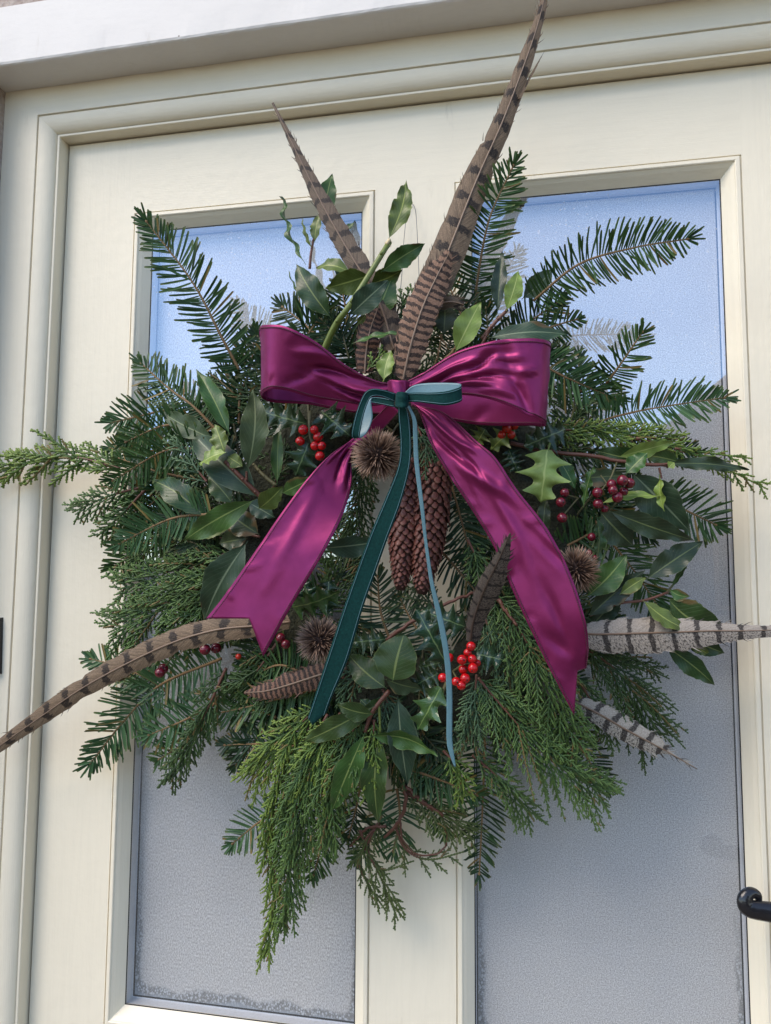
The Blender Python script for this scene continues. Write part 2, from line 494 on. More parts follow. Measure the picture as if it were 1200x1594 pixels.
FE_TAN = mat_feather('tail_feather_tan', (0.29, 0.20, 0.125), (0.165, 0.11, 0.070), BARK, 0.47, 0.125, 0.22, 0.9, wob=0.55, off=0.09, fade=0.72)
FE_TAN2 = mat_feather('tail_feather_brown', (0.19, 0.135, 0.092), (0.115, 0.08, 0.055), BARK, 0.37, 0.12, 0.35, 0.9, wob=0.55, off=0.08, fade=0.9)
FE_GREY = mat_feather('tail_feather_pale', (0.43, 0.375, 0.315), (0.30, 0.255, 0.21), BARK, 0.33, 0.085, 0.12, 0.45, 0.8, off=0.04, fade=0.95)
FE_PALE = mat_feather('wing_feather_pale', (0.46, 0.42, 0.36), (0.30, 0.26, 0.21), BARK, 0.30, 0.12, 0.05, 0.35, 0.85, off=0.15)
FE_DENSE = mat_feather('body_feather_barred', (0.34, 0.20, 0.13), (0.22, 0.115, 0.07), (0.016, 0.009, 0.007), 0.125, 0.20, 0.45, 0.55, wob=0.95, off=0.05)
FE_DENSE2 = mat_feather('body_feather_dark', (0.24, 0.13, 0.085), (0.13, 0.06, 0.04), (0.010, 0.007, 0.006), 0.095, 0.24, 0.5, 0.5, wob=0.9, off=0.05)
FE_DARK = mat_feather('wing_feather_speckled', (0.16, 0.13, 0.105), (0.085, 0.065, 0.055), (0.012, 0.010, 0.010), 0.26, 0.06, 0.05, 0.5, 0.95, off=0.2)
RACHIS = mat_plain('feather_shaft', (0.20, 0.13, 0.085), 0.4)
RACHIS_D = mat_plain('feather_shaft_dark', (0.06, 0.04, 0.03), 0.4)

def mat_cone():
    t = NT('spruce_cone_scale')
    u, v, _ = t.xyz(t.uv())
    oi = t.node('ShaderNodeObjectInfo').outputs['Random']
    n = t.noise(t.obj(), 900.0, 3.0)
    c = t.mix(oi, (0.080, 0.024, 0.018), (0.160, 0.052, 0.038))
    c = t.mix(t.ramp(u, 0.62, 1.0), c, (0.24, 0.115, 0.085))
    c = t.mix(t.math('MULTIPLY', t.ramp(n, 0.5, 0.75), 0.4), c, (0.05, 0.018, 0.012))
    t.pbr(c, 0.42, t.bump(n, 0.3, 0.0005), Specular_IOR_Level=0.3)
    return t.m
CONE = mat_cone()
CONE_CORE = mat_plain('cone_core', (0.045, 0.016, 0.010), 0.8)

def mat_spine():
    t = NT('teasel_spine')
    u, v, _ = t.xyz(t.uv())
    r = t.node('ShaderNodeNewGeometry').outputs['Random Per Island']
    c = t.mix(t.ramp(u, 0.1, 0.9), (0.055, 0.026, 0.017), (0.46, 0.30, 0.21))
    c = t.mix(t.math('MULTIPLY', r, 0.45), c, (0.14, 0.075, 0.05))
    t.pbr(c, 0.55)
    return t.m
SPINE = mat_spine()
HEAD = mat_plain('seed_head', (0.03, 0.014, 0.010), 0.9)
BERRY = mat_plain('red_berry', (0.50, 0.006, 0.008), 0.13, var=0.2, Specular_IOR_Level=0.55)
BERRY_O = mat_plain('orange_red_berry', (0.42, 0.022, 0.010), 0.2, var=0.2)
BERRY_C = mat_plain('crimson_berry', (0.13, 0.006, 0.016), 0.2, 250.0, 0.15, var=0.35, Specular_IOR_Level=0.55)
CALYX = mat_plain('berry_eye', (0.012, 0.008, 0.008), 0.8)

# ------------------------------------------------------------------ ground and what stands across the street (seen only as reflections in the glass)
def mat_ground(name, a, b, scale, bstr=0.5):
    t = NT(name)
    o = t.obj()
    n = t.noise(o, scale, 6.0, 0.65)
    t.pbr(t.mix(t.ramp(n, 0.3, 0.7), a, b), 0.9, t.bump(n, bstr, 0.01))
    return t.m
mb = MB()
mb.add([(-900, -900, 0), (900, -900, 0), (900, 900, 0), (-900, 900, 0)], [(0, 1, 2, 3)])
tag(mb.build('ground', mat_ground('brown_gravel', (0.085, 0.066, 0.042), (0.14, 0.11, 0.075), 22.0), smooth=False), kind='structure')
mb = MB()
box(mb, -1.6, 1.6, -2.4, -0.071, 0.0, 0.05)
tag(mb.build('doorstep', mat_ground('sandstone_step', (0.13, 0.105, 0.075), (0.18, 0.15, 0.11), 30.0), smooth=False), kind='structure')

WALLW = mat_ground('sandy_render', (0.50, 0.36, 0.23), (0.58, 0.44, 0.30), 8.0)
SLATE = mat_ground('slate', (0.05, 0.052, 0.06), (0.09, 0.09, 0.10), 5.0)
BROWN = mat_plain('brown_paint', (0.22, 0.13, 0.07), 0.5)
DARKWIN = mat_plain('dark_window', (0.02, 0.022, 0.025), 0.1)
def house(x0, x1, y0, y1, h, ridge, label, wallmat):
    r = thing('neighbouring_house', label, 'house', ((x0 + x1) / 2, (y0 + y1) / 2, 0))
    m = MB()
    xm = (x0 + x1) / 2
    for y, fl in ((y1, False), (y0, True)):
        m.add([(x0, y, 0), (x1, y, 0), (x1, y, h), (xm, y, ridge), (x0, y, h)], [(0, 1, 2, 3, 4) if fl else (4, 3, 2, 1, 0)])
    for x in (x0, x1):
        m.add([(x, y0, 0), (x, y1, 0), (x, y1, h), (x, y0, h)], [(0, 1, 2, 3)])
    m.build('wall', wallmat, r, False)
    m = MB()
    for s, xe in ((-1, x0), (1, x1)):
        e = Vector((xe + s * 0.35, 0, h - 0.25))
        t0 = Vector((xm, 0, ridge + 0.05))
        for y in ((y0 - 0.3, y1 + 0.3),):
            a = [(e.x, y[0], e.z), (e.x, y[1], e.z), (t0.x, y[1], t0.z), (t0.x, y[0], t0.z)]
            b = [(p[0], p[1], p[2] + 0.12) for p in a]
            m.add(a + b, [(0, 1, 2, 3), (7, 6, 5, 4), (0, 4, 5, 1), (1, 5, 6, 2), (2, 6, 7, 3), (3, 7, 4, 0)])
    m.build('roof', SLATE, r, False)
    for (wx, wz) in ((xm - 1.6, 1.0), (xm + 1.6, 1.0), (xm, 3.2)):
        f = MB()
        box(f, wx - 0.55, wx + 0.55, y1 + 0.003, y1 + 0.05, wz, wz + 1.3)
        wo = f.build('window', BROWN, r, False)
        g = MB()
        box(g, wx - 0.47, wx + 0.47, y1 + 0.051, y1 + 0.06, wz + 0.08, wz + 1.22)
        g.build('pane', DARKWIN, wo, False)
    return r
STONE_SHADED = mat_ground('shaded_stone', (0.06, 0.06, 0.065), (0.11, 0.105, 0.10), 9.0)  # stone coloured dark to stand for the shaded side of the house
house(2.0, 8.4, -20.0, -12.6, 3.75, 6.4, 'gabled house across the street mirrored in the right glass pane', STONE_SHADED)
mb = MB()
box(mb, -40, 2.0, -21.4, -21.0, 0, 2.0)
tag(mb.build('garden_wall', WALLW, smooth=False, org=Vector((-19, -21.2, 0))), 'long low sandy garden wall across the street behind the viewer', 'wall')

# ------------------------------------------------------------------ house wall, lintel, frame, door
ZC = 1.5
XD0, XD1, ZT = -0.5714, 0.3186, ZC + 0.5476
mb = MB()
box(mb, -7.0, -0.6437, -0.070, 0.30, 0.0, 6.6)
box(mb, 0.391, 7.0, -0.070, 0.30, 0.0, 6.6)
box(mb, -0.6437, 0.391, -0.070, 0.30, ZC + 0.6825, 6.6)
box(mb, -0.6437, 0.391, 0.10, 0.30, 0.0, ZC + 0.6825)
tag(mb.build('house_wall', STUCCO, smooth=False, org=Vector((0, 0.1, 0))), 'pinkish roughcast house wall showing at the top left corner', 'wall')

# lintel: one painted beam with a worn, slightly wavy lower arris
mb = MB()
N = 240
xs = np.linspace(-0.95, 0.9, N)
prof = [(-0.0, 0.608), (-0.0705, 0.608), (-0.0725, 0.6092), (-0.0735, 0.6115), (-0.0737, 0.64), (-0.0735, 0.6825), (-0.0, 0.6825)]
vs = []
for i, x in enumerate(xs):
    for j, (y, z) in enumerate(prof):
        w = 0.0004 * math.sin(x * 37) + 0.0003 * math.sin(x * 91 + 1) + random.uniform(-0.00012, 0.00012)
        vs.append((x, y + (w if 1 <= j <= 3 else 0), ZC + z + (w * 1.2 if 1 <= j <= 3 else 0)))
m_ = len(prof)
fs = [(i * m_ + j, (i + 1) * m_ + j, (i + 1) * m_ + (j + 1) % m_, i * m_ + (j + 1) % m_) for i in range(N - 1) for j in range(m_ - 1)]
mb.add(vs, fs)
tag(mb.build('door_lintel', PAINT_L, smooth=False, org=Vector((0, -0.03, ZC + 0.64))), 'thick white painted lintel across the top above the door frame', 'lintel')

def mitred(parts, rect, profile, names_mats, parent, zb=None):
    """moulding round a rectangle; profile = (offset outward, distance in front of the door face)"""
    x0, x1, z0, z1 = rect
    def corner(k, o):
        return {'tl': (x0 - o, z1 + o), 'tr': (x1 + o, z1 + o), 'bl': (x0 - o, (zb if zb is not None else z0 - o)), 'br': (x1 + o, (zb if zb is not None else z0 - o))}[k]
    outl = []
    for side in parts:
        a, b = {'left': ('bl', 'tl'), 'top': ('tl', 'tr'), 'right': ('tr', 'br'), 'bottom': ('br', 'bl')}[side]
        m = MB()
        nseg = 2
        vs = []
        for k in range(nseg):
            for (o, d) in profile:
                pa, pb = corner(a, o), corner(b, o)
                t = k / (nseg - 1)
                vs.append((pa[0] * (1 - t) + pb[0] * t, -d, pa[1] * (1 - t) + pb[1] * t))
        n = len(profile)
        fs = [(k * n + j, k * n + j + 1, (k + 1) * n + j + 1, (k + 1) * n + j) for k in range(nseg - 1) for j in range(n - 1)]
        m.add(vs, fs)
        nm = names_mats[side]
        outl.append(m.build(nm[0], nm[1], parent, False))
    return outl

frame = thing('door_frame', 'cream painted door frame with rounded moulding around the glazed door', 'door frame', Vector((XD0, 0, 0)))
fp = [(0.0, -0.03), (0.0, 0.0168), (0.0004, 0.0175), (0.0026, 0.0178), (0.003, 0.0172), (0.0031, 0.0160)]
for k in range(13):
    a = R(90 * k / 12)
    fp.append((0.0228 - 0.0196 * math.cos(a), 0.0160 + 0.0115 * math.sin(a)))
fp += [(0.0230, 0.0245), (0.0246, 0.0245), (0.0248, 0.0278), (0.0252, 0.0282), (0.0720, 0.0282), (0.0722, 0.02), (0.0722, -0.1)]
mitred(['left', 'top', 'right'], (XD0, XD1, 0.0, ZT), fp, {'left': ('jamb', PAINT_V), 'top': ('head', PAINT_H), 'right': ('jamb', PAINT_V)}, frame, zb=0.05)
mb = MB()
g = 0.001
box(mb, XD0 - 0.02, XD0 + 0.012, 0.046, 0.09, 0.05, ZT + 0.02)
box(mb, XD1 - 0.012, XD1 + 0.02, 0.046, 0.09, 0.05, ZT + 0.02)
mb.build('door_stop', PAINT_V, frame, False)

door = thing('front_door', 'cream painted front door with two tall frosted glass panes', 'door', Vector((XD0, 0.02, 0.05)))
L1, L2, R1, R2 = -0.4757, -0.1715, -0.0798, 0.2229
PT, PB = ZC + 0.448, ZC - 0.5014
GAP = 0.0022
def slab(name, x0, x1, z0, z1, mat):
    m = MB()
    box(m, x0, x1, 0.0, 0.044, z0, z1)
    o = m.build(name, mat, door, False)
    return o
ZB0 = 0.065
slab('stile', XD0 + GAP, L1, ZB0, ZT - GAP, PAINT_V)
slab('stile', R2, XD1 - GAP, ZB0, ZT - GAP, PAINT_V)
slab('rail', L1, R2, PT, ZT - GAP, PAINT_H)
slab('rail', L1, R2, PB - 0.16, PB, PAINT_H)
slab('rail', L1, R2, ZB0, 0.28, PAINT_H)
slab('muntin', L2, R1, PB, PT, PAINT_V)
m = MB()
box(m, L1, R2, 0.012, 0.036, 0.28, PB - 0.16)
m.build('panel', PAINT_V, door, False)

bp = [(0.0, -0.0022), (-0.0012, -0.0022), (-0.0016, 0.0006), (-0.0022, 0.0014), (-0.0058, 0.0016), (-0.0066, 0.0010), (-0.0072, -0.0006), (-0.0105, -0.0038), (-0.0179, -0.0132), (-0.0179, -0.0165)]
WG, DG, DI = 0.0179, 0.0138, 0.0300
for (x0, x1, side) in ((L1, L2, 'left'), (R1, R2, 'right')):
    mitred(['left', 'top', 'right', 'bottom'], (x0, x1, PB, PT), bp, {'left': ('glazing_bead', PAINT_V), 'right': ('glazing_bead', PAINT_V), 'top': ('glazing_bead', PAINT_H), 'bottom': ('glazing_bead', PAINT_H)}, door)
    cx, cz = (x0 + x1) / 2, (PT + PB) / 2
    hw, hh = (x1 - x0) / 2, (PT - PB) / 2
    pane = bpy.data.objects.new('glass_pane', None)
    COL.objects.link(pane)
    pane.parent = door
    pane.location = Vector((cx, DI, cz)) - parent_origin(door)
    pane['label'] = 'tall frosted double glazed pane on the %s of the door' % side
    m = MB()
    a, b = hw - WG - 0.0004, hh - WG - 0.0004
    m.add([(cx - a, DG, cz - b), (cx + a, DG, cz - b), (cx + a, DG, cz + b), (cx - a, DG, cz + b)], [(0, 1, 2, 3)])
    m.build('clear_sheet', GLASS, pane, False)
    m = MB()
    m.add([(cx - hw, DI, cz - hh), (cx + hw, DI, cz - hh), (cx + hw, DI, cz + hh), (cx - hw, DI, cz + hh)], [(0, 1, 2, 3)])
    m.build('frosted_sheet', mat_frost('frosted_glass_' + side, hw - WG, hh - WG, 1.0, (1, 1, 0.55) if side == 'left' else (1, 1, 1)), pane, False)
    # spacer bars between the sheets, and the black gasket on the inner sheet and round the outer one
    sp = [(-0.0172, -0.0150), (-0.0172, -0.0288), (-0.0192, -0.0290)]
    m = MB()
    ga = MB()
    for (mm, prof_) in ((m, sp), (ga, [(-0.0190, -0.0288), (-0.0202, -0.0293), (-0.0202, -0.02995)]), (ga, [(-0.0178, -0.0132), (-0.0191, -0.0134)])):
        n = len(prof_)
        cs = [(-1, -1), (-1, 1), (1, 1), (1, -1)]
        vs = [(cx + sx * (hw + o), -d, cz + sz * (hh + o)) for (sx, sz) in cs for (o, d) in prof_]
        fs = [(k * n + j, k * n + j + 1, ((k + 1) % 4) * n + j + 1, ((k + 1) % 4) * n + j) for k in range(4) for j in range(n - 1)]
        mm.add(vs, fs)
    m.build('spacer_bar', SPACER, pane, False)
    ga.build('gasket', SEAL, pane, False)

# lever handle on the right stile
hp = [(1181, 1401, .055), (1178, 1393, .056), (1169, 1390, .058), (1161, 1396, .060), (1160, 1407, .061), (1169, 1415, .061), (1200, 1420, .060), (1230, 1426, .058), (1262, 1430, .054), (1282, 1428, .045)]
H = spline([P(*q) for q in hp], 44)
mb = MB()
k0 = K(1180, 1410, .055)
ang = np.arange(12) * 2 * np.pi / 12
tt = unit(np.gradient(H, axis=0))
bb = unit(np.cross(tt, (0, -1, 0.2)))
cc = np.cross(bb, tt)
wr = np.interp(np.linspace(0, 1, 44), [0, .08, .2, .35, .7, 1], [5, 7, 9, 12, 16, 18]) * k0
tr_ = np.interp(np.linspace(0, 1, 44), [0, .1, .3, .6, 1], [7, 8, 8, 9, 11]) * k0
vs = [H[i] + bb[i] * wr[i] * math.cos(a) * 1.0 + cc[i] * tr_[i] * math.sin(a) for i in range(44) for a in ang]
fs = [(i * 12 + j, i * 12 + (j + 1) % 12, (i + 1) * 12 + (j + 1) % 12, (i + 1) * 12 + j) for i in range(43) for j in range(12)] + [tuple(range(12))[::-1]]
mb.add(vs, fs)
# the curled end is the coiled start of the bar
hd = mb.build('handle', IRON, door, True, label='black iron lever handle with a curled end')
mb = MB()
c = P(1286, 1428, .0)
tube(mb, [c, c + Vector((0, -.045, 0))], [.011, .009], 14)
mb.build('spindle', IRON, hd)
mb = MB()
box(mb, c.x - .018, min(c.x + .018, XD1 - .004), -.005, -.0005, c.z - .09, c.z + .09)
mb.build('backplate', IRON, hd, False)

# black fitting on the left jamb, cut by the edge of the photo
c = P(-18, 1006, .03)
mb = MB()
q = [(P(-42, 962, .0284), 0), (P(5, 961, .0284), 1), (P(3, 1049, .0284), 2), (P(-44, 1050, .0284), 3)]
fv = [p for p, _ in q]
top_ = [Vector((p.x + sx * .0018, -.0365, p.z + sz * .0018)) for p, sx, sz in zip(fv, (1, -1, -1, 1), (-1, -1, 1, 1))]
mb.add(fv + top_, [(4, 5, 6, 7), (0, 1, 5, 4), (1, 2, 6, 5), (2, 3, 7, 6), (3, 0, 4, 7)])
tag(mb.build('metal_fitting', IRON, smooth=False, org=c), 'small black metal fitting on the frame at the far left edge', 'fitting')

# ------------------------------------------------------------------ plant builders
def frame_of(p, axis):
    """side and facing directions for a flat thing whose axis runs along `axis` and that faces the viewer's side of the door"""
    n = np.array(CAM, dtype=float) - p
    n = n - np.dot(n, axis) * axis
    n = n / np.linalg.norm(n)
    return np.cross(axis, n), n

def needle(mb, base, dr, side, length, width, curl, nrm):
    """one flat blunt needle: two leaves of a shallow gutter, bent a little along its length"""
    ts = (0.0, 0.12, 0.45, 0.8, 0.96, 1.0)
    ws = (0.35, 0.75, 1.0, 0.98, 0.82, 0.42)
    vs, uv = [], []
    for t, w in zip(ts, ws):
        c = base + dr * (length * t) + curl * (length * t * t)
        o = side * (width * w * 0.5)
        vs += [c - o + nrm * width * 0.10, c - nrm * width * 0.06, c + o + nrm * width * 0.10]
        uv += [(t, -1), (t, 0), (t, 1)]
    fs = []
    for i in range(5):
        a = i * 3
        fs += [(a, a + 1, a + 4, a + 3), (a + 1, a + 2, a + 5, a + 4)]
    mb.add(vs, fs, uv)

def fir_needles(mb, tw, pts, nl, dens=1.0, lift=0.25, ang=(78, 38), roll=0.0, seed=0):
    rr = random.Random(seed)
    N = 60
    S = spline([P(*q) for q in pts], N)
    seg = np.linalg.norm(np.diff(S, axis=0), axis=1)
    cum = np.concatenate([[0], np.cumsum(seg)])
    L = cum[-1]
    k = K(*pts[-1])
    nlen = nl * k
    if tw is not None:
        tube(tw, S, [2.5 * k, 2.1 * k, 1.5 * k, 1.3 * k], 6)
        ball(tw, S[-1], 2.3 * k, 7, 5, axis=S[-1] - S[-2], sq=1.5)
    step = 3.7 * k / dens
    cnt = int(L / step)
    for i in range(cnt):
        s = (i + rr.random() * 0.5) * step
        t = min(0.999, s / L)
        p = np.array([np.interp(s, cum, S[:, j]) for j in range(3)])
        j = min(N - 2, int(np.searchsorted(cum, s)))
        ax = unit(S[min(N - 1, j + 1)] - S[max(0, j - 1)])
        b, n = frame_of(p, ax)
        if roll:
            b, n = b * math.cos(roll) + n * math.sin(roll), n * math.cos(roll) - b * math.sin(roll)
        for sd in (-1, 1):
            lay = rr.random()
            if rr.random() < 0.06:
                continue
            a = R(ang[0] + (ang[1] - ang[0]) * t ** 1.6 + rr.gauss(0, 9))
            el = (lift * 0.15 if lay < 0.55 else lift * 1.3) + rr.gauss(0, 0.09)
            ln = nlen * (0.82 + 0.25 * math.sin(math.pi * min(1, t * 1.05)) - 0.35 * max(0, t - 0.75) / 0.25) * rr.uniform(0.84, 1.1) * (1.0 if lay < 0.55 else 0.85)
            dr = unit(ax * math.cos(a) + sd * b * math.sin(a) + n * el)
            sw = unit(np.cross(dr, n + b * rr.gauss(0, 0.35)))
            nn = np.cross(sw, dr)
            if np.dot(nn, n) < 0:
                nn = -nn
                sw = -sw
            sw = np.cross(dr, nn)
            cu = ax * rr.uniform(0.02, 0.16) + n * rr.uniform(-0.08, 0.03) + b * rr.gauss(0, 0.03)
            needle(mb, p + n * 0.8 * k, dr, sw, ln, rr.uniform(2.9, 3.8) * k, cu, nn)
    ax = unit(S[-1] - S[-3])
    b, n = frame_of(S[-1], ax)
    for i in range(9):
        a = rr.uniform(-0.75, 0.75)
        dr = unit(ax * math.cos(a) + b * math.sin(a) + n * rr.uniform(-0.15, 0.5))
        sw = unit(np.cross(dr, n))
        needle(mb, S[-1] - ax * 1.5 * k, dr, sw, nlen * rr.uniform(0.35, 0.62), 3.0 * k, ax * 0.05, np.cross(sw, dr))

FIRN = [0]
def fir(pts, nl, label, mat=None, dens=1.0, lift=0.25, ang=(78, 38), roll=0.0):
    FIRN[0] += 1
    t = thing('fir_branch', label, 'fir branch', P(*pts[0]), 'fir branches in the wreath')
    a, b = MB(), MB()
    fir_needles(a, b, pts, nl, dens, lift, ang, roll, FIRN[0])
    b.build('twig', TWIG_FIR, t)
    a.build('needles', mat or NEEDLE, t, kind='stuff')
    return t

def strand(mb, pts, r, slen, u0, u1):
    """a string of overlapping scale leaves, flattened, swelling at the tip of every scale"""
    p = np.array(pts, dtype=float)
    seg = np.linalg.norm(np.diff(p, axis=0), axis=1)
    cum = np.concatenate([[0], np.cumsum(seg)])
    L = cum[-1]
    n = max(2, int(round(L / slen)))
    ss, rad = [], []
    for i in range(n):
        tp = 1.0 - 0.35 * i / n
        ss += [L * (i + 0.05) / n, L * (i + 0.70) / n]
        rad += [0.62 * tp, 1.12 * tp]
    ss.append(L)
    rad.append(0.12)
    ss = np.array(ss)
    c = np.stack([np.interp(ss, cum, p[:, j]) for j in range(3)], axis=1)
    t = unit(np.gradient(c, axis=0))
    nrm = np.array(CAM) - c
    b = unit(np.cross(t, nrm))
    n2 = np.cross(b, t)
    rd = (np.array(rad) * r)[:, None]
    ring = np.stack([c + b * rd, c + n2 * rd * 0.65, c - b * rd, c - n2 * rd * 0.65], axis=1)
    m = len(ss)
    fs = [(i * 4 + j, i * 4 + (j + 1) % 4, (i + 1) * 4 + (j + 1) % 4, (i + 1) * 4 + j) for i in range(m - 1) for j in range(4)]
    uv = [(u0 + (u1 - u0) * s / L, j / 4) for s in ss for j in range(4)]
    mb.add(ring.reshape(-1, 3).tolist(), fs, uv)

def cedar_strands(mb, st, pts, width, ang=42, dens=1.0, sag=0.1, bare=0.35, r=1.9, sides=(-1, 1), seed=0, sub=True):
    rr = random.Random(seed * 7 + 3)
    N = 50
    S = spline([P(*q) for q in pts], N)
    seg = np.linalg.norm(np.diff(S, axis=0), axis=1)
    cum = np.concatenate([[0], np.cumsum(seg)])
    L = cum[-1]
    k = K(*pts[-1])
    W = width * k * 0.5
    nb = int(bare * N)
    if st is not None and nb > 2:
        tube(st, S[:nb + 6], [2.6 * k, 1.9 * k, 1.3 * k], 6)
    strand(mb, S[max(0, nb - 2):], r * 1.15 * k, 4.6 * k, 0.2, 1.0)
    down = np.array([0, 0, -1.0])
    step = 13.5 * k / dens
    cnt = int(L / step)
    for i in range(cnt):
        for sd in sides:
            s = (i + 0.5 * (sd > 0) + rr.uniform(-0.2, 0.2)) * step + 2 * k
            if s >= L * 0.97:
                continue
            t = s / L
            p = np.array([np.interp(s, cum, S[:, j]) for j in range(3)])
            j = min(N - 2, int(np.searchsorted(cum, s)))
            ax = unit(S[j + 1] - S[max(0, j - 1)])
            b, n = frame_of(p, ax)
            a = R(ang + rr.gauss(0, 7))
            ln = W / max(0.35, math.sin(R(ang))) * (0.55 + 0.6 * math.sin(math.pi * (0.2 + 0.72 * t))) * rr.uniform(0.75, 1.12)
            ln = min(ln, (L - s) * 1.2 + 8 * k)
            d0 = unit(ax * math.cos(a) + sd * b * math.sin(a) + n * rr.gauss(0.06, 0.14))
            pts2 = []
            for q in np.linspace(0, 1, 7):
                pts2.append(p + d0 * ln * q + ax * ln * 0.16 * q * q + down * ln * sag * q * q)
            strand(mb, pts2, r * k, 4.4 * k, t * 0.45, min(1.0, 0.55 + 0.5 * t))
            if sub:
                m = int(ln / (4.9 * k))
                for w in range(1, m):
                    sd2 = 1 if (w % 2) else -1
                    q = w / m
                    p2 = p + d0 * ln * q + ax * ln * 0.16 * q * q + down * ln * sag * q * q
                    l2 = min(ln * 0.44, 19 * k) * (1.12 - 0.88 * q) * rr.uniform(0.7, 1.2)
                    if l2 < 3 * k:
                        continue
                    b2, n2 = frame_of(p2, d0)
                    a2 = R(36 + rr.gauss(0, 7))
                    d2 = unit(d0 * math.cos(a2) + sd2 * b2 * math.sin(a2) + n2 * rr.gauss(0.03, 0.15))
                    strand(mb, [p2, p2 + d2 * l2 * 0.5, p2 + d2 * l2 + d0 * l2 * 0.12 + down * sag * l2 * 0.4], r * 0.84 * k, 3.7 * k, q * 0.5, 1.0)
                    if l2 > 12 * k:
                        d3 = unit(d2 * 0.8 + d0 * 0.55 + n2 * rr.gauss(0, 0.1))
                        p3 = p2 + d2 * l2 * 0.45
                        strand(mb, [p3, p3 + d3 * l2 * 0.45], r * 0.74 * k, 3.5 * k, 0.5, 1.0)

CED = [0]
def cedar(pts, width, label, mat=None, stem=None, **kw):
    CED[0] += 1
    t = thing('cypress_spray', label, 'cypress spray', P(*pts[0]), 'feathery cypress sprays in the wreath')
    a, b = MB(), MB()
    cedar_strands(a, b, pts, width * 0.70, seed=CED[0], **kw)
    if b.v:
        b.build('stem', stem or TWIG_RED, t)
    a.build('scale_foliage', mat or CEDAR, t, kind='stuff')
    return t

def leaf_shape(t, kind):
    if kind == 'bay':
        return (math.sin(math.pi * t ** 0.84)) ** 0.98 * (1 - 0.16 * t) * 1.06
    if kind == 'broad':
        return (math.sin(math.pi * t ** 0.72)) ** 0.68
    return (math.sin(math.pi * t ** 0.9)) ** 0.9

def leaf(parent, b, tip, width, kind, roll=0, bend=0.06, fold=0.12, side=0.0, shape='bay', wave=0.025, d=0.10, dt=None, seed=0, stalk=0.06, label=None):
    """a bay leaf from its stalk end to its tip (photo pixels), `width` pixels across, turned by `roll` degrees about its length"""
    rr = random.Random(seed + int(b[0] * 13 + b[1] * 7 + tip[0]))
    roll += rr.uniform(-9, 9)
    fold += rr.uniform(0.0, 0.16)
    side += rr.uniform(-0.035, 0.035)
    p0 = np.array(P(b[0], b[1], d))
    p1 = np.array(P(tip[0], tip[1], d if dt is None else dt))
    ax = p1 - p0
    L = np.linalg.norm(ax)
    ax = ax / L
    bb, nn = frame_of(p0, ax)
    a = R(roll)
    bb, nn = bb * math.cos(a) + nn * math.sin(a), nn * math.cos(a) - bb * math.sin(a)
    k = K(tip[0], tip[1], d)
    W = width * k * 0.5 * (1.0 if shape == 'broad' else 0.90)
    nt, ns = 22, 4
    ph, ph2 = rr.uniform(0, 6), rr.uniform(0, 6)
    f1 = rr.uniform(2.4, 3.6)
    asy = rr.uniform(-0.10, 0.10)
    nick = [(rr.uniform(.25, .9), rr.choice((-1, 1)), rr.uniform(.08, .3)) for _ in range(rr.choice((0, 1, 1, 2)))]
    vs, uv = [], []
    for i in range(nt + 1):
        t = i / nt
        tl = max(0.0, (t - stalk) / (1 - stalk))
        w = W * leaf_shape(tl, shape) if 0 < tl < 1 else 0.0
        w = max(w, 0.55 * k * (1 - t) + 0.02 * k)
        cen = p0 + ax * L * t + nn * L * bend * math.sin(math.pi * t) + bb * L * side * math.sin(math.pi * t)
        for j in range(-ns, ns + 1):
            s = j / ns
            e = abs(s)
            edge = 1.0
            if e == 1:
                edge += 0.03 * math.sin(t * 60 + ph) + rr.uniform(-0.025, 0.025)
            edge *= 1 + asy * (1 if s > 0 else -1) + 0.035 * math.sin(t * 17 + ph2 + s)
            if e > 0.7:
                for (tn, sn, dn) in nick:
                    if sn * s > 0:
                        edge *= 1 - dn * math.exp(-((t - tn) / 0.03) ** 2)
            z = fold * W * e ** 1.3 * leaf_shape(max(0.01, min(.99, tl)), shape) + wave * L * e * e * math.sin(2 * math.pi * f1 * t + ph + (1.3 if s > 0 else 0)) * min(1, tl * 4)
            vs.append(cen + bb * (w * s * edge) + nn * z)
            uv.append((tl, s))
    q = 2 * ns + 1
    fs = [(i * q + j, i * q + j + 1, (i + 1) * q + j + 1, (i + 1) * q + j) for i in range(nt) for j in range(q - 1)]
    mb = MB()
    mb.add(vs, fs, uv)
    o = mb.build('leaf', LEAF[kind], parent, label=label)
    return o

def bay(label, origin, stems, leaves, cat='bay sprig', name='bay_sprig', group='bay sprigs in the wreath', d=0.10):
    t = thing(name, label, cat, P(*origin), group)
    for (pts, r0, mat) in stems:
        m = MB()
        S = spline([P(*q) for q in pts], 16)
        k = K(*pts[0])
        tube(m, S, [r0 * k, r0 * 0.75 * k], 8)
        for i in range(2, 15, 4):
            ball(m, S[i] + np.array([0, -r0 * 0.7 * k, 0]), r0 * 0.55 * k, 6, 5)
        m.build('stem', mat, t)
    for lf in leaves:
        kw = lf[4] if len(lf) > 4 else {}
        kw.setdefault('d', d)
        leaf(t, lf[0], lf[1], lf[2], lf[3], **kw)
    return t

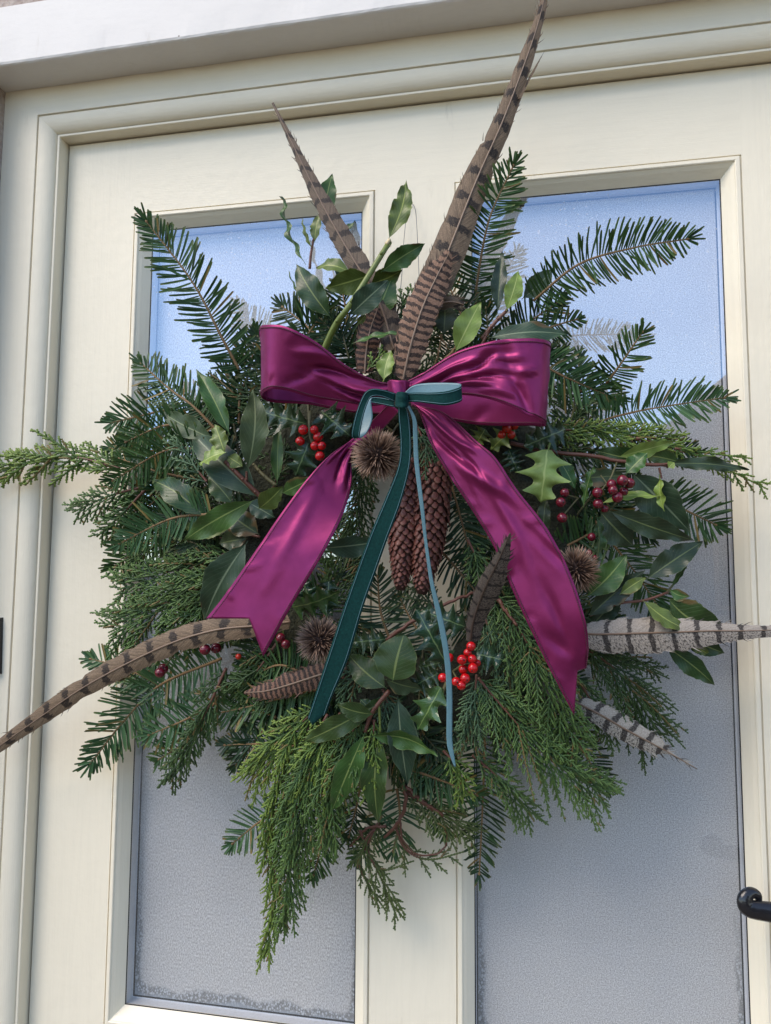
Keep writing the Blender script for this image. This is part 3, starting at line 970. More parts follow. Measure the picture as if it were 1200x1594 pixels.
def holly_leaf(parent, b, tip, width, kind, roll=0, bend=0.10, d=0.09, dt=None, spines=4, cup=0.5, seed=1, name='leaf'):
    """spiny leaf: the margin swings out to sharp points and dips between them, points alternately raised"""
    rr = random.Random(seed)
    p0 = np.array(P(b[0], b[1], d))
    p1 = np.array(P(tip[0], tip[1], d if dt is None else dt))
    ax = p1 - p0
    L = np.linalg.norm(ax)
    ax /= L
    bb, nn = frame_of(p0, ax)
    a = R(roll)
    bb, nn = bb * math.cos(a) + nn * math.sin(a), nn * math.cos(a) - bb * math.sin(a)
    k = K(tip[0], tip[1], d)
    W = width * k * 0.5
    nt, ns = 40, 4
    vs, uv = [], []
    for i in range(nt + 1):
        t = i / nt
        env = (math.sin(math.pi * min(1, 0.06 + 0.94 * t ** 0.85))) ** 0.55 if t < 1 else 0
        cen = p0 + ax * L * t + nn * L * bend * math.sin(math.pi * t)
        for j in range(-ns, ns + 1):
            s = j / ns
            e = abs(s)
            ph = t * spines + (0.15 if s > 0 else -0.1)
            fr = ph - math.floor(ph)
            cusp = abs(fr - 0.5) * 2          # 1 between points, 0 at a point
            w = W * env * (0.42 + 0.70 * (1 - cusp) ** 2.2 * min(1, 6 * (1 - t)))
            fwd = (1 - cusp) ** 2.2 * 0.045 * L * e
            z = (cup * (1 - cusp) ** 1.6 * (1 if (math.floor(ph) + (s > 0)) % 2 else 0.35) - 0.18 * cusp) * W * e * e
            vs.append(cen + bb * w * s + ax * fwd + nn * z)
            uv.append((t, s))
    q = 2 * ns + 1
    fs = [(i * q + j, i * q + j + 1, (i + 1) * q + j + 1, (i + 1) * q + j) for i in range(nt) for j in range(q - 1)]
    mb = MB()
    mb.add(vs, fs, uv)
    return mb.build(name, LEAF[kind], parent)

def holly(label, leaves, stems=()):
    l0 = leaves[0]
    t = thing('holly_sprig', label, 'holly', P(l0[0][0], l0[0][1], 0.08), 'holly in the wreath')
    for (pts, r0, mat) in stems:
        m = MB()
        tube(m, spline([P(*q) for q in pts], 14), [r0 * K(*pts[0]), r0 * 0.7 * K(*pts[0])], 7)
        m.build('stem', mat, t)
    for i, lf in enumerate(leaves):
        holly_leaf(t, lf[0], lf[1], lf[2], lf[3], seed=i, **(lf[4] if len(lf) > 4 else {}))
    return t

def feather(pts, widths, mat, label, roll=0, droop=0.0, asym=0.5, rach=RACHIS, down=False, split=None, seed=0, rw=2.0, cat='feather', roof=0.22, ragged=0.035):
    """pts: photo pixels and distance along the shaft from quill to tip; widths in photo pixels"""
    rr = random.Random(seed)
    t = thing('feather', label, cat, P(*pts[0]), 'pheasant feathers in the wreath')
    N = 90
    S = spline([P(*q) for q in pts], N)
    wd = np.array([w * K(*q) for w, q in zip(widths, pts)])
    W = np.maximum(spline(wd[:, None], N)[:, 0], 0.0004)
    seg = np.linalg.norm(np.diff(S, axis=0), axis=1)
    cum = np.concatenate([[0], np.cumsum(seg)]) / 0.06
    T = unit(np.gradient(S, axis=0))
    vane, shaft, barbs = MB(), MB(), MB()
    a = R(roll)
    ns = 5
    bs, nss = [], []
    for i in range(N):
        b, n = frame_of(S[i], T[i])
        bs.append(b * math.cos(a) + n * math.sin(a))
        nss.append(n * math.cos(a) - b * math.sin(a))
    for sd in (-1, 1):
        vs, uv = [], []
        frac = asym if sd < 0 else 1 - asym
        jag, sp = 0.0, 0.0
        for i in range(N):
            if i % 2 == 0:
                jag = rr.gauss(0, ragged)
            if rr.random() < 0.05:
                sp = rr.uniform(-0.22, -0.06)
            else:
                sp *= 0.55
            w = W[i] * frac * (1 + jag + sp)
            for j in range(ns + 1):
                s = j / ns
                back = T[i] * (-w * 0.55 * (1 - s) * 0.0 + w * 0.35 * s)
                vs.append(S[i] + sd * bs[i] * w * s + back - nss[i] * w * (roof * s * s + 0.02))
                uv.append((cum[i], sd * (0.02 + 0.98 * s)))
        q = ns + 1
        fs = [(i * q + j, i * q + j + 1, (i + 1) * q + j + 1, (i + 1) * q + j) if sd < 0 else (i * q + j, (i + 1) * q + j, (i + 1) * q + j + 1, i * q + j + 1) for i in range(N - 1) for j in range(ns)]
        vane.add(vs, fs, uv)
        # loose barbs standing off the edge
        for _ in range(26):
            i = rr.randrange(4, N - 4)
            w = W[i] * frac
            p = S[i] + sd * bs[i] * w * 0.9 + T[i] * w * 0.3 - nss[i] * w * roof * 0.8
            dr = unit(T[i] * rr.uniform(0.8, 1.6) + sd * bs[i] * rr.uniform(0.25, 0.6) + nss[i] * rr.gauss(0, 0.15))
            ln = rr.uniform(0.004, 0.010)
            barbs_w = 0.00025
            c1 = p + dr * ln * 0.6 + sd * bs[i] * ln * 0.05
            c2 = p + dr * ln
            e = np.cross(dr, nss[i]) * barbs_w
            barbs.add([p - e * 2, p + e * 2, c1 + e, c1 - e, c2], [(0, 1, 2, 3), (3, 2, 4)], [(cum[i], sd * 0.9)] * 5)
    if split is not None:      # a lock of the vane come loose
        i0, i1, sd, spread = split
        i0, i1 = int(i0 * N), int(i1 * N)
        p = S[i0] + sd * bs[i0] * W[i0] * 0.38
        L = np.linalg.norm(S[i1] - S[i0])
        dr = unit(unit(S[i1] - S[i0]) + sd * bs[i0] * spread)
        for kx in range(5):
            vs, uv = [], []
            for q in np.linspace(0, 1, 8):
                wv = W[i0] * 0.055 * (1 - q) ** 0.8 + 0.0001
                c = p + dr * L * q * (1 - 0.1 * kx) + sd * bs[i0] * (L * 0.05 * q * q + kx * W[i0] * 0.018 * (1 - q)) + nss[i0] * 0.0006 * kx
                vs += [c - bs[i0] * wv, c + bs[i0] * wv]
                uv += [(cum[i0] + q * (cum[i1] - cum[i0]), sd * 0.7), (cum[i0] + q * (cum[i1] - cum[i0]), sd * 0.9)]
            barbs.add(vs, [(i * 2, i * 2 + 1, i * 2 + 3, i * 2 + 2) for i in range(7)], uv)
    k = K(*pts[0])
    tube(shaft, S, [rw * k, rw * 0.7 * k, rw * 0.25 * k], 6)
    vane.build('vane', mat, t)
    shaft.build('shaft', rach, t)
    barbs.build('loose_barbs', mat, t, kind='stuff')
    return t

def ribbon(parent, name, secs, mat, nu=70, nv=14, wr=(), thick=0.0006, back=None, hem=None, dash=True, hem_r=1.25, hem_step=3.2, seed=0, uvs=1.0, kpx=(620, 700, .14)):
    """secs: ((left x,y),(right x,y), d or (dl,dr) [, (mid x,y)]); wr: creases (u0,v0,u1,v1,width,height in m)"""
    Ls, Rs, Ms, vee = [], [], [], []
    for s in secs:
        dl, dr = s[2] if isinstance(s[2], tuple) else (s[2], s[2])
        Ls.append(P(*s[0], dl))
        Rs.append(P(*s[1], dr))
        if len(s) > 3:
            Ms.append(P(*s[3], (dl + dr) / 2))
        else:
            Ms.append((Ls[-1] + Rs[-1]) / 2)
    L, M, Rr = spline(Ls, nu), spline(Ms, nu), spline(Rs, nu)
    V = np.linspace(0, 1, nv + 1)
    G = np.zeros((nu, nv + 1, 3))
    for j, v in enumerate(V):
        G[:, j] = L * (1 - 2 * v) + M * 2 * v if v <= 0.5 else M * (2 - 2 * v) + Rr * (2 * v - 1)
    U = np.linspace(0, 1, nu)
    if hem and dash:
        r2 = random.Random(seed + 77)
        wr = list(wr)
        for _ in range(18):
            u0 = r2.uniform(.08, .92)
            v0, v1 = (0.0, r2.uniform(.10, .26)) if r2.random() < .5 else (1.0, 1 - r2.uniform(.10, .26))
            wr.append((u0, v0, u0 + r2.uniform(-.03, .03), v1, r2.uniform(.007, .014), r2.uniform(-.0024, .0024)))
        for _ in range(4):
            u0, v0 = r2.uniform(.1, .8), r2.uniform(.15, .85)
            wr.append((u0, v0, u0 + r2.uniform(.04, .12), v0 + r2.uniform(-.3, .3), r2.uniform(.012, .02), r2.uniform(-.004, .004)))
    if len(wr):
        du = np.gradient(G, axis=0)
        dv = np.gradient(G, axis=1)
        n = unit(np.cross(du, dv))
        flip = np.sign(np.sum(n * (np.array(CAM) - G), axis=2, keepdims=True))
        UU, VV = np.meshgrid(U, V, indexing='ij')
        h = np.zeros((nu, nv + 1))
        for (u0, v0, u1, v1, w, ht) in wr:
            A = np.array([u0, v0])
            D = np.array([u1 - u0, v1 - v0])
            t = np.clip(((UU - u0) * D[0] + (VV - v0) * D[1]) / (D @ D + 1e-9), 0, 1)
            dist = np.sqrt((UU - u0 - t * D[0]) ** 2 + ((VV - v0 - t * D[1]) * 0.6) ** 2)
            h += 0.62 * ht * np.exp(-(dist / w) ** 2) * (0.35 + 0.65 * np.sin(np.pi * np.clip(t, 0.08, 0.92)))
        G = G + n * np.where(flip == 0, 1, flip) * h[:, :, None]
    q = nv + 1
    seg = np.concatenate([[0], np.cumsum(np.linalg.norm(np.diff(M, axis=0), axis=1))]) / 0.06
    mb = MB()
    uv = [(seg[i] * uvs, V[j]) for i in range(nu) for j in range(q)]
    # face the viewer at the first third
    i, j = nu // 4, nv // 2
    nn = np.cross(G[i + 1, j] - G[i, j], G[i, j + 1] - G[i, j])
    fl = np.dot(nn, np.array(CAM) - G[i, j]) > 0
    fs = [(i * q + j, (i + 1) * q + j, (i + 1) * q + j + 1, i * q + j + 1) if fl else (i * q + j, i * q + j + 1, (i + 1) * q + j + 1, (i + 1) * q + j) for i in range(nu - 1) for j in range(nv)]
    mb.add(G.reshape(-1, 3), fs, uv)
    o = mb.build(name, mat, parent, mats=[mat] + ([back] if back else []))
    md = o.modifiers.new('cloth_thickness', 'SOLIDIFY')
    md.thickness = thick
    md.offset = -1.0
    if back:
        md.material_offset = 1
        md.material_offset_rim = 1
    if hem:
        k = K(*kpx)
        for jj in (0, nv):
            E = G[:, jj] + (G[:, 1 if jj == 0 else nv - 1] - G[:, jj]) * 1.0
            d = np.concatenate([[0], np.cumsum(np.linalg.norm(np.diff(E, axis=0), axis=1))])
            n = int(d[-1] / (hem_step * k))
            m = MB()
            ss = np.linspace(0, d[-1], n * 3 + 1)
            C = np.stack([np.interp(ss, d, E[:, c]) for c in range(3)], axis=1)
            rad = [hem_r * k * ((1.15 if i % 3 == 1 else 0.35) if dash else 0.8) for i in range(len(ss))]
            C = C + unit(np.array(CAM) - C) * 0.0006
            tube(m, C, rad, 5)
            m.build('hem', hem, o)
    return o

def berries(label, items, mat, d, r=7.6, twigs=()):
    c = items[0]
    t = thing('berry_cluster', label, 'berries', P(c[0], c[1], d), 'berries in the wreath')
    rr = random.Random(int(c[0]))
    for it in items:
        x, y = it[0], it[1]
        ri = (it[2] if len(it) > 2 else r)
        ri *= rr.uniform(0.92, 1.06)
        di = d + (it[3] if len(it) > 3 else rr.uniform(-0.003, 0.003))
        p = np.array(P(x, y, di))
        k = K(x, y, di)
        ax = unit(unit(np.array(CAM) - p) + np.array([rr.uniform(-.8, .8), 0, rr.uniform(-1.0, .3)]))
        m = MB()
        ball(m, p, ri * k, 18, 12, axis=ax, sq=rr.uniform(0.94, 1.04))
        o = m.build('berry', mat, t)
        e = MB()
        q = p + ax * ri * k * 0.97
        ball(e, q, ri * k * 0.17, 7, 5)
        e.build('eye', CALYX, o)
    for (pts, r0) in twigs:
        m = MB()
        tube(m, spline([P(*q) for q in pts], 10), r0 * K(*pts[0]), 6)
        m.build('stalk', TWIG_OLIVE, t)
    return t

def teasel(c, d, r, label, seed=0, n=500, face=(0, -1, 0.0), stem=None):
    rr = random.Random(seed)
    t = thing('seed_head', label, 'seed head', P(*c, d), 'spiny dried seed heads in the wreath')
    p = np.array(P(*c, d))
    k = K(*c, d)
    m = MB()
    ball(m, p, r * k * 0.5, 14, 10)
    m.build('core', HEAD, t)
    m = MB()
    ga = math.pi * (3 - math.sqrt(5))
    for i in range(n):
        z = 1 - 2 * (i + 0.5) / n
        q = math.sqrt(1 - z * z)
        dr = unit(np.array([q * math.cos(ga * i), q * math.sin(ga * i), z]) + np.array([rr.gauss(0, .07) for _ in range(3)]))
        ln = r * k * rr.uniform(0.40, 0.56)
        b = unit(np.cross(dr, (0.2, 0.5, 0.84)))
        c2 = np.cross(b, dr)
        w = 1.15 * k
        cu = np.array([rr.gauss(0, .08) for _ in range(3)]) * ln
        b0 = p + dr * r * k * 0.46
        mid = b0 + dr * ln * 0.55 + cu * 0.3
        e = b0 + dr * ln + cu
        vs = []
        for cc_, wv in ((b0, w), (mid, w * 0.7)):
            vs += [cc_ + b * wv, cc_ - b * wv * 0.5 + c2 * wv * 0.87, cc_ - b * wv * 0.5 - c2 * wv * 0.87]
        vs.append(e)
        m.add(vs, [(0, 1, 4, 3), (1, 2, 5, 4), (2, 0, 3, 5), (3, 4, 6), (4, 5, 6), (5, 3, 6)], [(0, 0)] * 3 + [(0.5, 0)] * 3 + [(1, 0)])
    m.build('spines', SPINE, t, smooth=False, kind='stuff')
    if stem:
        m = MB()
        tube(m, spline([P(*q) for q in stem], 10), 2.0 * k, 6)
        m.build('stem', TWIG_OLIVE, t)
    return t

_scale_mesh = [None]
def cone(top, bot, width, label, seed=0):
    """long spruce cone: rhombic scales in spirals round a core, pointing to the cone's tip"""
    rr = random.Random(seed)
    p0, p1 = np.array(P(*top)), np.array(P(*bot))
    t = thing('spruce_cone', label, 'cone', Vector(p0), 'long spruce cones hanging in the wreath')
    ax = p1 - p0
    L = np.linalg.norm(ax)
    ax /= L
    k = K(*top)
    Rm = width * k * 0.5
    b, n = frame_of((p0 + p1) / 2, ax)
    prof = lambda s: Rm * float(np.interp(s, [0, .1, .25, .42, .6, .8, .92, 1.0], [.62, .86, .98, 1.0, .90, .68, .48, .24]))
    m = MB()
    pts = [p0 + ax * L * s for s in np.linspace(0, 0.985, 16)]
    tube(m, pts, [prof(s) * 0.80 for s in np.linspace(0, 0.985, 16)], 14)
    m.build('core', CONE_CORE, t)
    if _scale_mesh[0] is None:
        w, l = 0.0052, 0.0100
        sv, su = [], []
        rows = [(0.0, 0.55, 0.0000), (0.35, 0.95, 0.0008), (0.62, 1.0, 0.0016), (0.84, 0.66, 0.0021), (0.95, 0.38, 0.0019), (1.02, 0.16, 0.0014)]
        for (u, ww, h) in rows:
            for s in (-1, -0.5, 0, 0.5, 1):
                sv.append((s * w * ww, u * l, h - 0.0011 * s * s))
                su.append((u, s))
        base = len(sv)
        for (u, ww, h) in rows:
            for s in (-1, -0.5, 0, 0.5, 1):
                sv.append((s * w * ww * 0.96, u * l * 0.98, h - 0.0011 * s * s - 0.0007))
                su.append((u, s))
        fs = []
        for i in range(5):
            for j in range(4):
                a = i * 5 + j
                fs.append((a, a + 1, a + 6, a + 5))
                fs.append((base + a, base + a + 5, base + a + 6, base + a + 1))
            fs.append((i * 5, (i + 1) * 5, base + (i + 1) * 5, base + i * 5))
            fs.append((i * 5 + 4, base + i * 5 + 4, base + (i + 1) * 5 + 4, (i + 1) * 5 + 4))
        for j in range(4):
            a = 25 + j
            fs.append((a, a + 1, base + a + 1, base + a))
        q = MB()
        q.add(sv, fs, su)
        tmp = q.build('scale', CONE, t, org=Vector((0, 0, 0)))
        _scale_mesh[0] = tmp.data
        bpy.data.objects.remove(tmp)
    cnt = 296
    for i in range(cnt):
        s = (i + 0.5) / cnt
        s = s ** 0.95 * 0.975
        a = i * 2.399963 + rr.gauss(0, 0.06)
        rd = prof(s)
        out_ = b * math.cos(a) + n * math.sin(a)
        pos = p0 + ax * (L * s - 0.004) + out_ * rd * 0.86
        tilt = 0.10 + rr.gauss(0, 0.10) + (0.15 if s > 0.93 else 0)
        yv = unit(ax * math.cos(tilt) + out_ * math.sin(tilt))
        zv = unit(out_ - np.dot(out_, yv) * yv)
        xv = np.cross(yv, zv)
        sc_ = (rd / Rm) ** 0.7 * rr.uniform(0.84, 1.08) * 0.76
        o = bpy.data.objects.new('scale', _scale_mesh[0])
        COL.objects.link(o)
        o.parent = t
        M = Matrix(((xv[0], yv[0], zv[0]), (xv[1], yv[1], zv[1]), (xv[2], yv[2], zv[2])))
        o.matrix_basis = Matrix.Translation(Vector(pos) - Vector(p0)) @ M.to_4x4() @ Matrix.Scale(sc_, 4)
    return t

# ------------------------------------------------------------------ the wreath: mossy ring and the tangle of greenery bound to it
RC = P(622, 850, 0.04)
wre = thing('wreath', 'round evergreen wreath base hanging on the door behind its decorations', 'wreath', RC)
mb = MB()
RM, RT = 0.150, 0.036
nu_, nv_ = 120, 18
vs, uv = [], []
for i in range(nu_):
    a = 2 * math.pi * i / nu_
    for j in range(nv_):
        b = 2 * math.pi * j / nv_
        rr_ = RT * (1 + 0.10 * math.sin(5 * a + 3 * b) + 0.08 * math.sin(13 * a - 2 * b) + random.uniform(-0.08, 0.08))
        q = RM + rr_ * math.cos(b)
        vs.append((RC.x + q * math.cos(a), RC.y - 0.85 * rr_ * math.sin(b), RC.z + q * math.sin(a)))
        uv.append((i / nu_, j / nv_))
fs = [(i * nv_ + j, ((i + 1) % nu_) * nv_ + j, ((i + 1) % nu_) * nv_ + (j + 1) % nv_, i * nv_ + (j + 1) % nv_) for i in range(nu_) for j in range(nv_)]
mb.add(vs, fs, uv)
mb.build('moss_ring', MOSS, wre)
fill_n, fill_c, fill_t = MB(), MB(), MB()
fr = random.Random(5)
CXF, CYF = 622, 835
def polar(ang, r):
    return (CXF + r * math.cos(ang), CYF - r * math.sin(ang))
for i in range(128):
    a = 2 * math.pi * (i + fr.random()) / 86 if i < 86 else math.pi * (1.0 + (i - 86 + fr.random()) / 42)
    r0 = fr.uniform(140, 300)
    r1 = r0 + fr.uniform(80, 130)
    lim = 375 + 20 * math.sin(3 * a)
    r1 = min(r1, lim)
    sw = fr.uniform(-0.35, 0.35)
    d0, d1 = fr.uniform(0.028, 0.060), fr.uniform(0.035, 0.072)
    pa, pb = polar(a, r0), polar(a + sw, r1)
    if i % 3 != 2:
        fir_needles(fill_n, fill_t, [(*pa, d0), ((pa[0] + pb[0]) / 2, (pa[1] + pb[1]) / 2, (d0 + d1) / 2 + 0.006), (*pb, d1)], 38, 0.85, 0.3, seed=900 + i)
    else:
        cedar_strands(fill_c, fill_t, [(*pa, d0), ((pa[0] + pb[0]) / 2, (pa[1] + pb[1]) / 2, (d0 + d1) / 2 + 0.005), (*pb, d1)], 70, seed=900 + i, dens=0.8)
for i in range(14):      # short dark twigs inside the ring
    a = 2 * math.pi * (i + fr.random()) / 14
    pa, pb = polar(a, 175), polar(a + fr.uniform(-0.6, 0.6), fr.uniform(105, 130))
    if 3.9 < a < 5.5 or 2.4 < a < 3.2:
        continue
    fir_needles(fill_n, fill_t, [(*pa, 0.05), (*pb, 0.05)], 32, 0.8, 0.3, seed=1400 + i)
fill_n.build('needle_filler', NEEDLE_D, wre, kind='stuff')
fill_c.build('cypress_filler', CEDAR_D, wre, kind='stuff')  # filler greens kept dark, part of the inner shade is in their colour
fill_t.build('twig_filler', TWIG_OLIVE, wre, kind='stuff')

mb = MB()
tube(mb, spline([P(640, 316, .002), P(645, 322, .006), P(648, 340, .008), P(651, 400, .02), P(653, 450, .03), P(655, 500, .035)], 30), 0.00038, 5)
tube(mb, spline([P(640, 316, .002), P(634, 330, .006), P(629, 370, .01), P(626, 420, .02), P(621, 475, .03), P(615, 520, .035)], 30), 0.00038, 5)
tag(mb.build('hanging_wire', WIRE, org=P(640, 316, .002)), 'thin wire loop the wreath hangs from above its centre', 'wire')

# ------------------------------------------------------------------ fir branches (base to tip)
fir([(372, 575, .070), (345, 525, .082), (300, 440, .098), (228, 345, .108)], 46, 'large fir branch crossing the top left corner of the left glass pane', dens=1.05)
fir([(335, 668, .060), (300, 632, .062), (262, 604, .056), (220, 566, .046)], 40, 'fir branch pointing up left across the edge of the left pane below the largest one')
fir([(305, 626, .045), (245, 641, .042), (174, 658, .034)], 40, 'fir branch with a level orange twig reaching left over the door stile', NEEDLE_B)
fir([(372, 660, .052), (374, 615, .054), (389, 575, .050), (397, 520, .044)], 40, 'fir branch standing upright just left of the plum bow', ang=(80, 45))
fir([(310, 748, .064), (262, 738, .064), (225, 728, .060), (186, 714, .050)], 40, 'fir branch with raised needles pointing left above the feathery side spray')
fir([(305, 690, .050), (275, 695, .050), (228, 702, .045), (172, 698, .036)], 36, 'short fir branch lying level between two longer ones at the left side')
fir([(258, 752, .050), (215, 790, .048), (178, 829, .040)], 40, 'fir branch drooping down left with widely spaced needles over the stile', dens=0.9)
fir([(300, 800, .046), (240, 836, .044), (180, 882, .036)], 44, 'dark fir branch hanging left above the round cypress fan', NEEDLE)
fir([(335, 752, .050), (285, 775, .050), (234, 808, .042)], 40, 'fir branch half hidden behind the left bay leaves with blue glass behind')
fir([(248, 1048, .040), (200, 1040, .038), (141, 1026, .032)], 34, 'small fir tip poking out left above the long left feather', NEEDLE_B)
fir([(345, 1025, .052), (250, 1066, .052), (195, 1120, .044), (141, 1188, .034)], 47, 'long fir branch curving to the lower left with a clear tan twig', NEEDLE_B, dens=1.1)
fir([(335, 1095, .058), (287, 1121, .060), (232, 1144, .050)], 42, 'short fir branch beside the long lower left branch on its right', NEEDLE_B)
fir([(262, 1078, .050), (236, 1060, .048), (200, 1042, .042)], 40, 'short fir side twig tucked under the long left feather', NEEDLE_B)
fir([(320, 1130, .054), (285, 1158, .052), (248, 1182, .044)], 36, 'low fir tip over the top left of the lower left glass', NEEDLE)
fir([(500, 1072, .070), (455, 1082, .072), (395, 1098, .066), (332, 1112, .054)], 42, 'fir branch running level to the left below the dark barred feather', NEEDLE)
fir([(430, 1115, .060), (395, 1155, .060), (368, 1190, .050)], 38, 'fir tip hanging over the glass left of the weeping cypress', NEEDLE_D)
fir([(462, 1162, .066), (410, 1158, .066), (350, 1160, .056)], 36, 'dark fir branch lying level just above the lower left glass', NEEDLE_D)
fir([(452, 1250, .050), (407, 1277, .046), (362, 1313, .038)], 36, 'lone fir tip sticking out left from the weeping cypress', NEEDLE_B, dens=0.8)
fir([(528, 1235, .050), (515, 1268, .050), (488, 1362, .040)], 36, 'fir tip pointing down at the bottom right of the weeping cypress', NEEDLE, dens=0.9)
fir([(596, 1262, .046), (582, 1300, .044), (556, 1335, .038)], 38, 'fir tip hanging at the bottom centre under the bay leaves', NEEDLE, dens=0.8)
fir([(618, 1228, .046), (622, 1270, .044), (612, 1325, .036)], 40, 'fir tip drooping against the door between the two panes', NEEDLE_B, dens=0.75)
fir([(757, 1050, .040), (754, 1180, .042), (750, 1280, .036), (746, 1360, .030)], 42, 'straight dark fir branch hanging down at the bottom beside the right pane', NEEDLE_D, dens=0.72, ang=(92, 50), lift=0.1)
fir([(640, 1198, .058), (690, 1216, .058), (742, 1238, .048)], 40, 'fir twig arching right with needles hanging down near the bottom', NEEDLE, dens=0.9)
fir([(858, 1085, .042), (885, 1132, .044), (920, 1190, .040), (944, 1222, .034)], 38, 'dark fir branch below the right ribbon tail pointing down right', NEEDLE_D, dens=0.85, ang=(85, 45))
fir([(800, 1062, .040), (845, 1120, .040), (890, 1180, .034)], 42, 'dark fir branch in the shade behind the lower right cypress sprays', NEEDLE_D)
fir([(922, 805, .064), (955, 848, .066), (988, 890, .062), (1032, 955, .052)], 48, 'fir branch with long level needles among the right bay leaves', NEEDLE, ang=(62, 30))
fir([(1022, 772, .052), (1075, 798, .050), (1114, 817, .042)], 52, 'fir tip fanning out over the right edge of the right pane', NEEDLE, ang=(85, 40))
fir([(915, 662, .052), (960, 648, .054), (1020, 635, .072), (1128, 619, .082)], 43, 'long fir branch pointing right over the lower part of the blue glass', NEEDLE_B, dens=1.05, ang=(72, 45))
fir([(930, 615, .050), (960, 575, .076), (1000, 517, .090)], 38, 'fir tip rising up right against the blue glass below the big branch', NEEDLE)
fir([(790, 535, .062), (857, 575, .070), (900, 596, .068), (956, 620, .056)], 50, 'wide fir branch emerging from behind the right bow loop', NEEDLE_B, dens=1.2)
fir([(830, 468, .074), (900, 412, .094), (985, 386, .110), (1070, 372, .118)], 48, 'big fir branch stretching right across the upper right glass', NEEDLE, dens=1.0, ang=(82, 55))
fir([(815, 522, .060), (860, 508, .060), (898, 497, .050)], 30, 'little fir tip below the big upper right branch', NEEDLE)
fir([(738, 490, .048), (744, 430, .062), (762, 340, .078), (799, 258, .086)], 45, 'upright fir branch right of the tallest feather', NEEDLE, dens=1.1, ang=(82, 48))
fir([(468, 560, .066), (480, 520, .068), (508, 482, .060)], 46, 'fir twig with steep dark needles above the left bow loop', NEEDLE, ang=(60, 35))
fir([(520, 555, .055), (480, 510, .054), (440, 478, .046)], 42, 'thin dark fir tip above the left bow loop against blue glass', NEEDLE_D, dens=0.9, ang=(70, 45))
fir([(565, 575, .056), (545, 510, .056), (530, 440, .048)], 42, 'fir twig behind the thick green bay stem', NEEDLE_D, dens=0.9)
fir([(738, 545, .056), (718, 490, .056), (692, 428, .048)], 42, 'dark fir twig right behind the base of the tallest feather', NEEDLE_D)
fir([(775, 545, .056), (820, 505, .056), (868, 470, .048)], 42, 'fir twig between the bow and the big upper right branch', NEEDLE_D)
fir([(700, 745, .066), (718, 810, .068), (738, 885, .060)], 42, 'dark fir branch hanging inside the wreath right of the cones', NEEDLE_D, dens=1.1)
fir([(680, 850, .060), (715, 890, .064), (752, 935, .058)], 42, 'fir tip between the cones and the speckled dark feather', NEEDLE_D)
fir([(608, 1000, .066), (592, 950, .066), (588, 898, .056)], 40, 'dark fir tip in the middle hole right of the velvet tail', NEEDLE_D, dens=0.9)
fir([(478, 1052, .070), (430, 1036, .074), (368, 1070, .062)], 44, 'fir tip fanning out under the point of the left plum tail', NEEDLE)
fir([(975, 692, .046), (1030, 700, .046), (1086, 706, .038)], 30, 'small dark fir tip behind the yellowish cypress tip at right', NEEDLE_D)
fir([(872, 855, .062), (915, 832, .064), (962, 800, .056)], 44, 'fir branch behind the crimson berries at right', NEEDLE)
fir([(405, 690, .050), (430, 640, .052), (440, 590, .044)], 40, 'dark fir twig under the left bow loop behind the bay leaf', NEEDLE_D)

fir([(565, 1185, .058), (558, 1240, .054), (543, 1302, .044)], 38, 'fir tip hanging behind the pointed bay leaves at the bottom', NEEDLE_D, dens=0.9)
fir([(665, 1172, .054), (680, 1230, .052), (694, 1296, .042)], 38, 'fir tip hanging in front of the inner edge of the right pane', NEEDLE, dens=0.85)
# ------------------------------------------------------------------ cypress sprays
cedar([(186, 730, .060), (120, 712, .060), (60, 716, .056), (-14, 735, .050)], 70, 'long yellow-green cypress tip reaching left over the door frame', CEDAR_Y, ang=28, bare=0.25, r=2.2, sag=0.05, dens=0.75)
cedar([(222, 758, .066), (170, 772, .066), (112, 798, .056)], 62, 'bushy cypress spray under the long left tip', CEDAR, ang=42, bare=0.3, sag=0.12, r=1.9)
cedar([(226, 762, .070), (190, 800, .068), (150, 836, .056)], 46, 'cypress spray drooping to a brown tip at the left', CEDAR, ang=40, bare=0.3, r=1.9)
cedar([(322, 750, .086), (300, 720, .088), (284, 672, .084)], 62, 'small bluish cypress sprig standing beside the left bay leaves', CEDAR_B, ang=38, bare=0.2)
cedar([(372, 838, .062), (290, 840, .060), (188, 862, .050)], 72, 'thin cypress spray lying level above the round fan at left', CEDAR, ang=38, dens=0.8)
cedar([(365, 856, .068), (280, 890, .068), (182, 918, .056)], 110, 'cypress fan spreading left, upper half of the big left fan', CEDAR, ang=40, dens=1.1)
cedar([(372, 868, .072), (280, 935, .070), (168, 985, .054)], 120, 'cypress fan spreading to the lower left above the long feather', CEDAR, ang=38, dens=1.1)
cedar([(380, 880, .074), (320, 940, .074), (258, 1000, .060)], 100, 'cypress fan hanging behind the left end of the plum tail', CEDAR, ang=38)
cedar([(352, 1040, .074), (310, 1130, .074), (262, 1218, .058)], 52, 'dark cypress spray hanging down at the lower left', CEDAR_D, ang=30, sag=0.15)
cedar([(432, 1000, .070), (395, 1050, .072), (352, 1092, .060)], 70, 'dark cypress spray under the long left feather', CEDAR_D, ang=34)
cedar([(505, 1105, .092), (450, 1180, .094), (420, 1300, .080), (428, 1400, .066), (412, 1492, .056)], 40, 'longest weeping cypress spray hanging at the lower left', CEDAR_Y, ang=20, sag=0.35, dens=0.95, bare=0.15)
cedar([(510, 1112, .096), (470, 1190, .098), (446, 1300, .084), (452, 1385, .072), (436, 1450, .064)], 44, 'weeping cypress spray second longest beside the longest one', CEDAR, ang=20, sag=0.35, bare=0.15)
